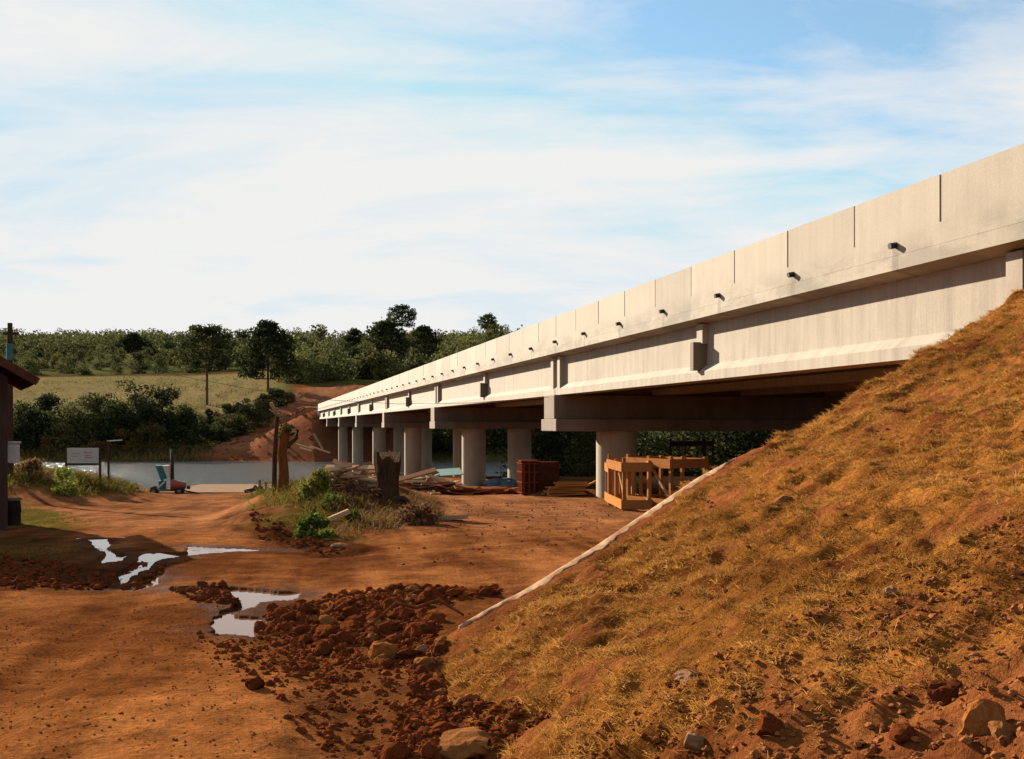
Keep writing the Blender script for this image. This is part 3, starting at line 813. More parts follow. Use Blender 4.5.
# the rest of the far-off wood as one mass
Vs, Fs, Cs = [], [], []; off = 0
for x, y, z, sc in bulk_pts:
    H = 9*sc; W = 9*sc; n = 150
    d = RNG.normal(0, 1, (n, 3)); d /= np.linalg.norm(d, axis=1)[:, None]
    rr = .6+.45*RNG.uniform(0, 1, n)
    P = np.array([x, y, z+H*.52])+d*rr[:, None]*np.array([W*.5, W*.5, H*.5])*(1+.25*np.sin(d[:, :1]*5+x)*np.cos(d[:, 2:]*4+y))
    k = np.clip(RNG.uniform(.1, .8)+RNG.normal(0, .2, n), 0, 1)[:, None]
    c = np.array(MID[0])*(1-k)+np.array(MID[1])*k
    V, Fc, cc = leaf_quads(P, 1.25, c); Vs.append(V); Fs.append(Fc+off); Cs.append(cc); off += len(V)
if Vs:
    tag(link('far_wood', np_mesh('far_wood', np.vstack(Vs), np.vstack(Fs), False, np.vstack(Cs)), M['leaf']), 'far off wood covering the crest of the hills', 'wood', kind='stuff')

# trees on the near bank beyond the bridge, seen under the deck
bt_me = []
for k in range(5):
    me, lb = crown_mesh('crown', 7.5, 6.5, 26, 3600, .3, *(OLIVE if k % 3 == 2 else DARK if k % 3 == 0 else MID), base=.0, seed=400+k)
    me.materials.append(M['leaf'])
    mb = MB(); mb.tube([(0, 0, -.6), (.1, 0, 2.4), (0, 0, 5)], [.16, .13, .06], 7); tm = mb.mesh('trunk', True); tm.materials.append(M['bark']); bt_me.append((me, tm))
for k, (px, Y) in enumerate([(p_, 74+random.uniform(0, 14)) for p_ in range(440, 860, 24)]+[(p_, 98+random.uniform(-3, 4)) for p_ in range(430, 800, 34)]):
    px += random.uniform(-8, 8); x, y = place_px(px, Y); z = gz(x, y)
    if x*NX+y*NY < 24: continue
    t = empty('bank_tree', (x, y, z), random.uniform(0, 6), 'bushy tree on the river bank seen through the gap under the bridge deck', 'tree', 'trees beyond the bridge deck')
    f_ = random.uniform(.75, 1.05); t.scale = (f_*1.1, f_*1.1, f_)
    me, tm = bt_me[k % 5]; link('crown', me, None, t); link('trunk', tm, None, t)

for k, (px, Y) in enumerate([(p_, 168+random.uniform(0, 14)) for p_ in range(425, 640, 13)]):
    x, y = place_px(px, Y)
    if x*NX+y*NY < 27: continue
    t = empty('far_bank_tree', (x, y, gz(x, y)), random.uniform(0, 6), 'dark tree on the far bank seen between the piers of the bridge', 'tree', 'far bank trees between the piers')
    f_ = random.uniform(1.1, 1.6); t.scale = (f_, f_, f_)
    me, tm = bt_me[(0, 1, 3, 4)[k % 4]]; link('crown', me, None, t); link('trunk', tm, None, t)
n_ = 9000
x_ = RNG.uniform(-95, -44, n_); y_ = RNG.uniform(162, 176, n_)
k_ = (x_/y_ < -.285) & (RNG.uniform(0, 1, n_) < np.clip(.4+1.2*fbm(x_, y_, 4, 401, 3), 0, 1)); x_ = x_[k_]; y_ = y_[k_]
c_ = np.clip(.5+.7*fbm(x_, y_, 5, 402, 3)+RNG.normal(0, .15, len(x_)), 0, 1)[:, None]
o = blades('bank_reeds', np.stack([x_, y_, base_terr(x_, y_)-.05], 1), 1.3, .16, np.array([.05, .045, .012])*(1-c_)+np.array([.13, .09, .028])*c_, .4, M['blade'])
tag(o, 'reeds and dry grass along the far water edge', 'reeds', kind='stuff')
n_ = 16000
x_ = RNG.uniform(-130, -30, n_); y_ = RNG.uniform(186, 300, n_)
k_ = (x_/y_ < -.225) & (RNG.uniform(0, 1, n_) < np.clip(.25+1.2*fbm(x_, y_, 12, 403, 3), 0, 1)*np.where(y_ < 215, 1, .35)); x_ = x_[k_]; y_ = y_[k_]
c_ = np.clip(.5+.7*fbm(x_, y_, 9, 404, 3)+RNG.normal(0, .15, len(x_)), 0, 1)[:, None]
o = blades('pasture_grass', np.stack([x_, y_, base_terr(x_, y_)-.05], 1), .8, .2, np.array([.07, .06, .02])*(1-c_)+np.array([.17, .12, .05])*c_, .6, M['blade'])
tag(o, 'rough pasture grass on the pale field beyond the river', 'grass', kind='stuff')

# ------------------------------------------------------------------ weeds and shrubs of the near side
def weed_patch(name, poly, nb_, length, width, ca, cb, label, lay=.35, seed=0):
    nb = int(nb_*1.5); P = upoly(poly); xs = [p[0] for p in P]; ys = [p[1] for p in P]
    x = RNG.uniform(min(xs)-1, max(xs)+1, nb); y = RNG.uniform(min(ys)-2, max(ys)+3, nb)
    sd = poly_sd(x, y, P)+fbm(x, y, 1.2, 300+seed, 3)*.9
    cl = fbm(x, y, .9, 301+seed, 3)
    keep = (sd < .1) & (RNG.uniform(0, 1, nb) < np.clip(.5+1.3*cl, .05, 1))
    x = x[keep]; y = y[keep]; z = terr(x, y)-.02
    k = np.clip(.5+.6*fbm(x, y, 1.1, 302+seed, 3)+RNG.normal(0, .2, len(x)), 0, 1)[:, None]
    c = np.array(ca)*(1-k)+np.array(cb)*k
    o = blades(name, np.stack([x, y, z], 1), length*.8, width, c, lay+.2, M['blade'], curl=.6)
    return tag(o, label, 'weeds', kind='stuff')
YG = ((.055, .042, .008), (.135, .105, .019)); STRAW = ((.07, .034, .011), (.15, .085, .03)); GRN = ((.04, .065, .010), (.12, .155, .026))
weed_patch('tall_weeds', [(-30, 476), (20, 468), (60, 474), (130, 486), (140, 494), (90, 497), (40, 486), (-30, 488)], 26000, .5, .03, *YG, 'yellow green weeds covering the bank beside the hut', seed=1)
weed_patch('dry_weeds', [(-10, 474), (30, 463), (54, 470), (50, 484), (10, 480)], 12000, .8, .03, *STRAW, 'straw coloured tall weeds beside the hut corner', seed=2)
weed_patch('yard_grass', [(-40, 506), (20, 504), (60, 512), (84, 526), (60, 531), (-40, 520)], 26000, .11, .012, (.055, .045, .009), (.12, .095, .018), 'short yellow green grass in the yard beside the hut', seed=3)
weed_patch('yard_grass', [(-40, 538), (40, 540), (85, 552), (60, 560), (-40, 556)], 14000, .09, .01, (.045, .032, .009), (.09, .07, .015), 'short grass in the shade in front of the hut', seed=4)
weed_patch('tall_weeds', [(254, 488), (298, 474), (352, 480), (372, 500), (352, 520), (322, 536), (290, 520), (262, 502)], 30000, .42, .024, *YG, 'yellow green weeds on the low mound beside the broken trunk', seed=5)
weed_patch('dry_weeds', [(340, 500), (372, 490), (430, 500), (440, 520), (392, 532), (345, 536)], 20000, .34, .02, *STRAW, 'brown dry weeds and roots around the dark stump', seed=6)

def shrub_px(px, py, hpx, wpx, pal, label, nleaf=900, size=.09, name='shrub'):
    x, y = unproj(px, py); z = tz(x, y); H = hpx/F*y; W = wpx/F*y
    t = empty(name, (x, y, z), 0, label, 'shrub')
    me, lb = crown_mesh('foliage', H, W, 14, nleaf, size, *pal, base=.0, seed=int(px*3+py))
    link('foliage', me, M['leaf'], t); trunk_build('stem', H*.6, .02, M['bark'], t, lb, 0, int(px))
shrub_px(313, 537, 26, 44, GRN, 'bright green leafy shrub at the foot of the mound near the wet track', 1500, .085)
shrub_px(316, 497, 30, 46, ((.06, .065, .014), (.16, .15, .03)), 'yellow green bush beside the tall broken trunk', 1500, .09)
shrub_px(330, 508, 16, 26, GRN, 'small green bush in the middle of the weedy mound', 700, .08)
shrub_px(352, 520, 12, 26, GRN, 'low green plant near the dark stump', 500, .07)
shrub_px(262, 492, 16, 22, ((.07, .07, .014), (.16, .15, .03)), 'small yellow green bush left of the tall broken trunk', 600, .08)
shrub_px(62, 494, 30, 34, ((.05, .075, .012), (.15, .17, .03)), 'bright green weed bush on the bank in front of the signboard', 1400, .1)
shrub_px(28, 478, 24, 30, STRAW, 'straw coloured bush beside the hut corner', 1000, .1)
shrub_px(358, 498, 22, 46, ((.09, .045, .02), (.18, .1, .05)), 'brown dead brush left of the dark stump', 1200, .08)
shrub_px(420, 524, 26, 46, ((.06, .03, .015), (.15, .08, .035)), 'tangled brown root brush right of the dark stump', 1300, .075)

# ------------------------------------------------------------------ stumps and broken trunk
x, y = unproj(386, 503); z = tz(x, y); H = 47/F*y
mb = MB(); r = 10.5/F*y
rings = []
seg = 18
for k in range(9):
    f = k/8; ring = []
    for q_ in range(seg):
        t = 2*math.pi*q_/seg
        rr = r*(1+.22*math.sin(3*t+1+f)+.12*math.sin(7*t+3*f))*(1.2-.25*math.sin(math.pi*min(1, f*1.2))-.08*f)
        zz = H*f+(k == 8)*H*(.1*math.sin(2*t)+.1*math.sin(5*t+1))-.2*(k == 0)
        ring.append(mb.bm.verts.new((rr*math.cos(t), rr*math.sin(t), zz)))
    rings.append(ring)
for a, b in zip(rings, rings[1:]):
    for q_ in range(seg): mb.bm.faces.new((a[q_], a[(q_+1) % seg], b[(q_+1) % seg], b[q_]))
mb.bm.faces.new(rings[-1])
st = mb.build('tree_stump', M['dead_bark'], None, True); st.location = (x, y, z)
tag(st, 'thick dark tree stump with ragged top standing among dry weeds', 'stump')
MB().tube([(r*.8, -r*.5, H*.05), (r*1.7, -r*.9, .12), (r*2.9, -r*.7, -.1)], [.12, .08, .05], 7).build('root', M['dead_bark'], st, True)
# tall broken trunk with a leaning pole beside it
x, y = unproj(283, 490); z = tz(x, y)
bt = empty('broken_trunk', (x, y, z), 0, 'tall broken reddish tree trunk standing in the weeds by the river', 'tree trunk')
H = 62/F*y
MB().tube([(0, 0, -.3), (.02, 0, H*.3), (-.02, 0, H*.6), (.04, 0, H*.85), (.07, 0, H)], [.17, .13, .115, .13, .09], 12).build('trunk', M['dead_red'], bt, True)
MB().tube([(.1, 0, H*.7), (.35, 0, H*.85), (.38, 0, H*.98)], [.06, .05, .04], 8).build('branch', M['dead_bark'], bt, True)
me, lb = crown_mesh('vine', .35, .5, 6, 160, .09, *OLIVE, base=0, seed=5)
v_ = link('vine', me, M['leaf'], bt); v_.location = (.12, 0, H*.86)
x, y = unproj(274, 491); z = tz(x, y)
pl = MB().tube([(0, 0, -.3), (.02, 0, 1.0), (.1, 0, 2.15)], [.07, .06, .05], 8).build('leaning_pole', M['dead_bark'], None, True)
pl.location = (x, y, z); tag(pl, 'thin dark pole standing left of the broken trunk with torn pale bark on top', 'pole')
tp = MB()
for k in range(9):
    a = random.uniform(0, 6.28); tp.bar((.1+.05*math.cos(a), .05*math.sin(a), 2.1+random.uniform(-.15, .1)), (.1+.2*math.cos(a), .18*math.sin(a), 2.22+random.uniform(-.22, .18)), .07, .025)
tp.build('torn_bark', M['wood_pale'], pl)

# ------------------------------------------------------------------ hut on the left
def hz(px, Y): return (px-CX)/F*Y
hx, hy = hz(38, 21), 21.0; hgz = tz(-10.5, 21)
ev = Vector((-.475, .88, 0)); hr = math.atan2(ev.y, ev.x)-math.pi/2     # local +y runs along the eave
hut = empty('wooden_hut', (hx, hy, hgz), hr, 'dark board hut with red brown sheet roof at the left edge', 'hut')
ez = CZ+(HY-383)/F*21-hgz; L = 5.4; Wd = 2.1; rise = 1.25
mb = MB()
x1, x0 = -.52, -.52-2*(Wd-.5)
mb.prism([(x1, -.3), (x1, ez+.13), (-Wd, ez+rise*.93), (x0, ez+.13), (x0, -.3)], .55, L-.5)
mb.build('wall', M['hut_wall'], hut)
mb = MB()
for sgn in (1, -1):
    n_ = 22
    for k in range(n_):
        f0, f1 = k/n_, (k+1)/n_
        for (xa, za) in ((0, 0),):
            pass
    a = (0 if sgn > 0 else -2*Wd); 
    mb.prism([(a, ez), (a, ez+.07), (-Wd, ez+rise+.07), (-Wd, ez+rise)], 0, L)
rf = mb.build('roof', M['roof'], hut)
mb = MB()
for k in range(19):
    yy = .05+k*(L-.1)/18
    mb.bar((0.01, yy, ez+.075), (-Wd, yy, ez+rise+.075), .05, .035)
mb.build('roof_rib', M['roof'], rf)
mb = MB(); mb.bar((0.0, -.015, ez+.02), (-Wd, -.015, ez+rise+.02), .03, .16); mb.build('barge_board', M['roof'], rf)
mb = MB(); mb.box(-.505, -.28, .9, 1.2, ez-1.62, ez-1.22); mt = mb.build('meter_box', M['white_paint'], hut)
MB().box(-.515, -.25, .87, 1.23, ez-1.215, ez-1.18).build('box_lid', M['white_paint'], mt)
x, y = unproj(11, 525)
dr = empty('black_drum', (x, y, tz(x, y)), 0, 'black drum with a flat grey lid standing beside the hut', 'drum')
MB().tube([(0, 0, -.05), (0, 0, .27), (0, 0, .30), (0, 0, .55)], [.2, .2, .21, .19], 20).build('body', M['rubber'], dr, True)
MB().tube([(0, 0, .555), (0, 0, .60)], .225, 20).build('lid', M['pole'], dr, True)
# utility pole behind the hut and ferry cable
x, y = place_px(10, 38); z = tz(x, y)
up = empty('utility_pole', (x, y, z), 0, 'slim pole with small crossarm rising behind the hut roof', 'pole')
topz = CZ+(HY-323)/F*38-z
MB().tube([(0, 0, -.3), (0, 0, topz)], [.12, .085], 10).build('post', M['dark_wood'], up, True)
ca_ = MB().box(-.25, .3, -.05, .05, topz-.42, topz-.34).build('crossarm', M['dark_wood'], up)
for k in (-.2, .25): MB().tube([(k, 0, topz-.34), (k, 0, topz-.2)], .04, 8).build('insulator', M['white_paint'], ca_, True)
MB().tube([(0.02, -.1, topz-1.35), (.02, -.1, topz-.75)], .1, 10).build('transformer_can', M['teal_paint'], up, True)
cpx = [(10, 328, 38), (60, 343, 37), (110, 357, 36), (185, 377, 35), (256, 390, 34), (330, 400, 33), (400, 404, 32.5), (470, 403, 32), (549, 397, 31.4)]
mb = MB(); mb.tube([((a-CX)/F*c, c, CZ+(HY-b)/F*c) for a, b, c in cpx], .007, 5)
tag(mb.build('overhead_cable', M['cable']), 'thin dark cable sagging from the pole by the hut to the bridge', 'cable')

# signboard and post on the bank
x, y = place_px(83, 41); z = tz(x, y)
sgn = empty('signboard', (x, y, z), .05, 'faded white signboard on two posts on the grassy bank', 'sign')
zt = CZ+(HY-448)/F*41-z; zb = CZ+(HY-463)/F*41-z; hw = 15.5/F*41
MB().box(-hw, hw, -.02, .02, zb, zt).build('board', M['sign'], sgn)
mb = MB()
for a, b, c, d in ((.05, .6, .68, .74), (.1, .5, .5, .56), (.12, .56, .34, .40), (-.7, -.2, .6, .64), (-.66, -.3, .42, .46)):
    mb.box(hw*a, hw*b, -.026, -.0225, zb+c*(zt-zb), zb+d*(zt-zb))
mb.build('faded_lines', M['faded_red'], sgn)
MB().box(-hw, hw, -.035, .005, zb-.09, zb-.01).build('lower_rail', M['dark_wood'], sgn)
for k in (-1, 1): MB().bar((k*(hw+.05), .02, -.3), (k*(hw+.03), .03, zt+.08), .07).build('post', M['dark_wood'], sgn)
x, y = place_px(108.5, 42); z = tz(x, y); zt = CZ+(HY-441)/F*42-z
po = empty('lone_post', (x, y, z), 0, 'thin post with a short white arm right of the signboard', 'post')
MB().bar((0, 0, -.3), (0, 0, zt), .07).build('post', M['dark_wood'], po)
MB().bar((-.05, 0, zt), (.55, 0, zt+.04), .05).build('arm', M['white_paint'], po)

# ------------------------------------------------------------------ ferry winch by the landing
x, y = place_px(171, 62); z = tz(x, y)
wn = empty('winch_machine', (x, y, z-.08), .25, 'teal and red wheeled winch machine parked at the river landing', 'winch'); wn.scale = (.9, .9, .86)
MB().box(-.85, .75, -.45, .45, .28, .42, bevel=.02).build('chassis', M['wood2'], wn)
for wx, wy in ((-1.05, -.5), (-1.05, .5), (.55, -.55), (.55, .55)):
    w = MB().tube([(wx, wy-.1, .3), (wx, wy-.06, .3), (wx, wy+.06, .3), (wx, wy+.1, .3)], [.24, .3, .3, .24], 16).build('wheel', M['rubber'], wn, True)
    MB().tube([(wx, wy-.115, .3), (wx, wy+.115, .3)], .12, 10).build('rim', M['pole'], w, True)
MB().tube([(.0, -.42, .72), (.12, -.42, .72), (.95, -.3, .66)], [.36, .40, .22], 12).build('engine_hood', M['red_paint'], wn, True)
MB().tube([(1.0, -.3, .55), (1.22, -.3, .5)], .12, 10).build('pulley', M['dark_steel'], wn, True)
mb = MB(); mb.prism([(-.95, 2.05), (-.55, 2.05), (-.25, 1.15), (-.6, 1.0)], -.35, .3); pn = mb.build('hood_panel', M['teal_paint'], wn)
mb = MB(); mb.prism([(-.52, 2.03), (-.1, 2.05), (-.06, 1.2), (-.2, 1.15)], -.36, .28); mb.build('side_panel', M['sign'], wn)
MB().tube([(.08, 0, .4), (.08, 0, 2.3), (.05, 0, 2.95)], [.14, .11, .06], 10).build('mast', M['dark_steel'], wn, True)
MB().tube([(.02, 0, 2.4), (-.03, 0, 3.15)], [.06, .05], 8).build('exhaust', M['teal_sheet'], wn, True)
MB().box(-.75, -.3, -.3, .3, .42, 1.0, bevel=.03).build('gearbox', M['teal_paint'], wn)
MB().bar((-.9, -.48, .45), (-.35, -.5, .95), .09).build('lever', M['white_paint'], wn)
MB().bar((.4, -.52, .42), (1.9, -.6, .1), .1).build('drawbar', M['dark_steel'], wn)

# landing and mooring gear
x, y = place_px(231, 68)
ln = MB().box(-3.0, 3.0, -5.2, 3.5, -.9, 0, bevel=.03).build('landing_slab', M['landing'])
ln.location = (x, y, -2.27); ln.rotation_euler = (0, 0, -.02)
tag(ln, 'pale concrete landing slab at the water edge', 'landing')
x, y = place_px(257, 60); z = tz(x, y)
mo = empty('mooring_gear', (x, y, z), .2, 'dark mooring beam with two short bollards at the landing', 'mooring')
MB().bar((-.7, 0, .15), (.35, .1, .35), .22).build('beam', M['dark_steel'], mo)
for a in (.15, .5): MB().tube([(a, 0, -.1), (a, 0, .85-a*.3)], [.1, .07], 10).build('bollard', M['pole'], mo, True)
MB().tube([(-.4, 0, .1), (-.1, .0, .45), (.2, 0, .2)], .06, 7).build('rope', M['dark_wood'], mo, True)

# ------------------------------------------------------------------ timber: shared board meshes, one object per board
def board(l, w, h, mat):
    me = MB().box(-l/2, l/2, -w/2, w/2, -h/2, h/2).mesh('plank'); me.materials.append(mat); return me
BM = {m: [board(l, w, h, M[m]) for l, w, h in ((2.2, .2, .05), (1.6, .15, .05), (2.8, .25, .04), (1.2, .1, .09))] for m in ('wood', 'wood2', 'wood_pale', 'wood_red')}
def plank(mat, k, loc, rot, sc, label, group, name='plank'):
    o = bpy.data.objects.new(name, BM[mat][k]); COL.objects.link(o); o.location = loc; o.rotation_euler = rot; o.scale = (sc, 1, 1)
    return tag(o, label, 'plank', group)
def pile(px, py, wpx, n, mats, label, group, hmax=.6, sc=.7, ywid=1.2):
    x, y = unproj(px, py); W = wpx/F*y
    for k in range(n):
        a = RNG.uniform(-.5, .5); b = RNG.uniform(-.5, .5)
        xx = x+a*W; yy = y+b*ywid
        h = hmax*(1-(2*a)**2*.8)*RNG.uniform(.08, 1)
        plank(mats[RNG.integers(0, len(mats))], RNG.integers(0, 4), (xx, yy, tz(xx, yy)+.04+h), (RNG.normal(0, .25), RNG.normal(0, .2), RNG.normal(0, .75)), sc*RNG.uniform(.6, 1.1), label, group)
pile(350, 489, 46, 34, ['wood_pale', 'wood2', 'wood_pale'], 'broken board in the timber heap left of the dark stump', 'boards in the heap left of the stump', .62, .55, 1.6)
pile(430, 494, 56, 52, ['wood_pale', 'wood2', 'wood_red', 'wood2', 'wood_pale'], 'splintered board in the timber heap beside the second pier', 'boards in the heap by the second pier', .7, .6, 2.0)
pile(494, 494, 62, 24, ['wood_red', 'wood', 'wood_red'], 'reddish board lying on the ground between the two nearest piers', 'red boards between the piers', .14, 1.0, 1.6)
x, y = unproj(445, 492); zz = tz(x, y)
o = MB().box(-.7, .7, -.5, .5, -.015, .015).build('sheet_panel', M['teal_sheet']); o.location = (x, y-.4, zz+.82); o.rotation_euler = (.22, -.06, .2)
tag(o, 'pale teal sheet lying on top of the timber heap', 'sheet')
bx_, by_ = unproj(415, 492); plank('wood2', 2, (bx_, by_-.8, tz(bx_, by_)+.5), (.35, -.25, .3), .5, 'broad grey brown board sloping on the left side of the timber heap', None)
# neat stack by the rusty shutter
sx, sy = unproj(566, 496)
for lay in range(6):
    for q_ in range(4):
        xx = sx-.05+lay*.045*0+RNG.normal(0, .05); yy = sy-.2+q_*.22
        plank('wood', 0, (xx+.05*lay+RNG.normal(0, .06), yy, tz(sx, sy)+.05+lay*.075), (RNG.normal(0, .04), RNG.normal(0, .02), .30+RNG.normal(0, .09)), .62-.03*lay, 'sawn board in the stacked timber in front of the nearest pier', 'boards in the stack by the nearest pier')
plank('wood', 1, (sx+.95, sy+.4, tz(sx, sy)+.42), (0, -.42, .2), .7, 'loose board leaning up from the right end of the timber stack', None)
for a, b, r_ in ((655, 505, .3), (668, 500, -.2), (676, 508, .6)):
    x, y = unproj(a, b); plank('wood2', 0, (x, y+1.5, tz(x, y+1.5)+.05), (0, 0, r_), .6, 'grey board on the ground behind the wooden frames', 'boards behind the wooden frames')
x, y = unproj(452, 520); plank('wood_pale', 3, (x, y, tz(x, y)+.05), (0, -.1, -.9), .9, 'thin pale stick lying on bare ground right of the root brush', None, 'stick')
x, y = unproj(330, 523); plank('wood_pale', 3, (x, y, tz(x, y)+.14), (0, -.35, .5), .7, 'pale broken board poking out of the weedy mound', None)
# pale boards on the far red bank
for (a, b), (c, d), t in (((296, 444), (314, 449), 'long pale board lying lowest on the red far bank'), ((310, 446), (330, 453), 'pale board sloping down the red far bank toward the pier'), ((314, 434), (323, 449), 'pale beam propped upright on the red far bank'), ((300, 448), (312, 451), 'short pale board under the others on the red far bank')):
    Y = 160; z0 = CZ+(HY-b)/F*Y; z1 = CZ+(HY-d)/F*(Y-1)
    mb = MB(); mb.bar(((a-CX)/F*Y, Y, z0), ((c-CX)/F*(Y-1), Y-1, z1), .35, .2)
    tag(mb.build('bank_board', M['wood_pale']), t, 'board')

# ------------------------------------------------------------------ wooden formwork frames by the nearest pier
def frame(px, py, rz, w, l, h, label):
    x, y = unproj(px, py); z = tz(x, y)
    t = empty('formwork_frame', (x, y, z), rz, label, 'frame')
    for a in (0, w):
        for b in (0, l*.5, l):
            MB().bar((a, b, -.05), (a, b, h+random.uniform(.02, .14)), .085, .085).build('post', M[random.choice(('wood', 'wood', 'wood_old'))], t)
    for zz in (h-.12, .16):
        for a in (-.062, w+.062): MB().box(a-.018, a+.018, -.06, l+.06, zz-.12, zz+.12).build('side_board', M[random.choice(('wood', 'wood', 'wood_old'))], t)
        for b in (-.062, l+.062): MB().box(-.04, w+.04, b-.018, b+.018, zz-.12, zz+.12).build('end_board', M['wood'], t)
    MB().bar((.06, .1, .25), (.06, l*.5, h-.2), .06).build('brace', M['wood_pale'], t)
    return t
frame(624, 511, .05, .66, 2.6, 1.24, 'nearest open wooden formwork frame with orange boards beside the pier')
frame(611, 505, -.02, .34, 1.5, 1.15, 'narrow wooden formwork frame closest to the nearest pier column')
frame(671, 511, .50, 1.1, 1.9, 1.32, 'wooden formwork frame set at an angle behind the embankment crest')
# rusty steel shutter
x, y = unproj(530, 494.6); z = tz(x, y)
sh = empty('steel_shutter', (x, y, z), .18, 'rusty steel column shutter with ribs standing near the timber stack', 'shutter')
MB().box(-.22, 1.05, .06, .9, 0, 1.1).build('shell', M['shutter'], sh)
for a in (-.20, -.02, .16): MB().box(a-.03, a+.03, .0, .058, 0, 1.12).build('rib', M['rust'], sh)
for b in (.1, .3, .5, .7): MB().box(-.28, -.222, b-.03, b+.03, 0, 1.12).build('rib', M['rust'], sh)
for c in (.04, .4, .76, 1.06): MB().box(-.30, .3, -.03, .9, c-.02, c+.02).build('band', M['rust'], sh)
MB().box(-.32, .3, -.05, .5, 1.121, 1.17).build('top_plate', M['rust'], sh)
# dark trestle
x, y = place_px(692, 47); z = tz(x, y)
tr = empty('steel_trestle', (x, y, z), 0, 'dark trestle with a horizontal beam standing behind the wooden frames', 'trestle')
zt = CZ+(HY-441)/F*47-z
MB().box(-1.0, .98, -.09, .09, zt-.24, zt).build('beam', M['dark_steel'], tr)
for a, w in ((-.95, .09), (.55, .16), (.95, .09)): MB().bar((a, 0.1, -.2), (a, 0.1, zt+.1), w).build('leg', M['dark_steel'], tr)
# blue tarpaulin heap
x, y = unproj(500, 489); y += 8
me, _ = crown_mesh('tarp', .1, .1, 3, 8, .02, (.1, .1, .1), (.2, .2, .2))
bm = bmesh.new(); bmesh.ops.create_icosphere(bm, subdivisions=4, radius=1)
for v in bm.verts:
    n_ = float(fbm(np.array([v.co.x*1.3+5]), np.array([v.co.y*1.3+v.co.z]), .7, 7, 3)[0])
    v.co = Vector((v.co.x*.9, v.co.y*.6, max(-.1, v.co.z*.36)))*(1+.35*n_)
me = bpy.data.meshes.new('tarp'); bm.to_mesh(me); bm.free()
o = link('tarpaulin', me, M['blue']); o.location = (x, y, tz(x, y)+.05); tag(o, 'crumpled pale blue tarpaulin on the ground beside the second pier', 'tarpaulin')

# ------------------------------------------------------------------ clods and rocks
def rock_mesh(seed, sub=3, blocky=.5, flat=.75):
    rs = random.Random(seed); bm = bmesh.new(); bmesh.ops.create_icosphere(bm, subdivisions=sub, radius=1)
    pl = []
    for k in range(9):
        d = Vector((rs.gauss(0, 1), rs.gauss(0, 1), rs.gauss(0, 1))).normalized(); pl.append((d, rs.uniform(.55, .92)))
    for v in bm.verts:
        c = v.co.copy()
        for d, h in pl:
            e = c.dot(d)-h
            if e > 0: c -= d*e*.9
        n_ = float(fbm(np.array([c.x*2+seed*3.1]), np.array([c.y*2+c.z*1.7]), 1, seed, 3)[0])
        n2_ = float(fbm(np.array([c.x*7+seed]), np.array([c.y*7+c.z*6.1]), 1, seed+9, 2)[0])
        v.co = Vector((c.x, c.y, c.z*flat))*(1+.26*n_+.13*n2_)
    me = bpy.data.meshes.new('clod'); bm.to_mesh(me); bm.free()
    return me
CL = []
for k in range(14):
    me = rock_mesh(200+k); me.materials.append(M['clod_dark'] if k % 2 == 0 else M['clod'] if k % 7 else M['rock_slab']); CL.append(me)
def top_z(x, y):
    return float(top_v([x], [y])[0])
def top_v(x, y):
    x = np.asarray(x, float); y = np.asarray(y, float)
    s_, n_ = sn(x, y); e = np.where((s_ > -8) & (s_ < 18) & (n_ > .2), emb_h(s_, n_), -9.0)
    return np.maximum(terr(x, y), e)
heap = [  # photo regions: heap along the toe of the slope
    ([(268, 612), (330, 596), (420, 590), (440, 625), (432, 660), (400, 668), (360, 668), (330, 660), (285, 645), (246, 640), (262, 618)], 128, (.045, .12), 'brown earth clod in the rough heap between puddles and embankment', 'clods in the heap by the puddles'),
    ([(402, 655), (440, 640), (446, 700), (550, 759), (385, 759), (400, 715), (412, 690)], 100, (.028, .085), 'dark earth clod in the heap along the foot of the embankment', 'clods along the foot of the embankment'),
    ([(330, 608), (420, 590), (500, 586), (500, 594), (430, 602), (350, 616)], 42, (.05, .11), 'earth clod in the row heaped along the dirt road edge', 'clods in the row by the road'),
]
def tri_sample(P, n):
    xs = [p[0] for p in P]; ys = [p[1] for p in P]; out = []
    while len(out) < n:
        a = RNG.uniform(min(xs), max(xs), 200); b = RNG.uniform(min(ys), max(ys), 200)
        ok = poly_sd(a, b, P) < 0
        out += list(zip(a[ok], b[ok]))
    return out[:n]
small = []
for poly, cnt, (r0, r1), label, grp in heap:
    W = upoly(poly)
    sm = np.array(tri_sample(W, cnt)); tzv = top_v(sm[:, 0], sm[:, 1])
    for (x, y), zz_ in zip(sm, tzv):
        r = r0+(r1-r0)*RNG.uniform(0, 1)**2.2
        o = bpy.data.objects.new('earth_clod', CL[RNG.integers(0, len(CL))]); COL.objects.link(o)
        o.location = (x, y, zz_+r*.25); o.rotation_euler = (RNG.uniform(-.5, .5), RNG.uniform(-.5, .5), RNG.uniform(0, 6.28)); o.scale = (r*RNG.uniform(.8, 1.3), r*RNG.uniform(.8, 1.2), r*RNG.uniform(.7, 1.1))
        tag(o, label, 'clod', grp)
    small += tri_sample(W, cnt*16)
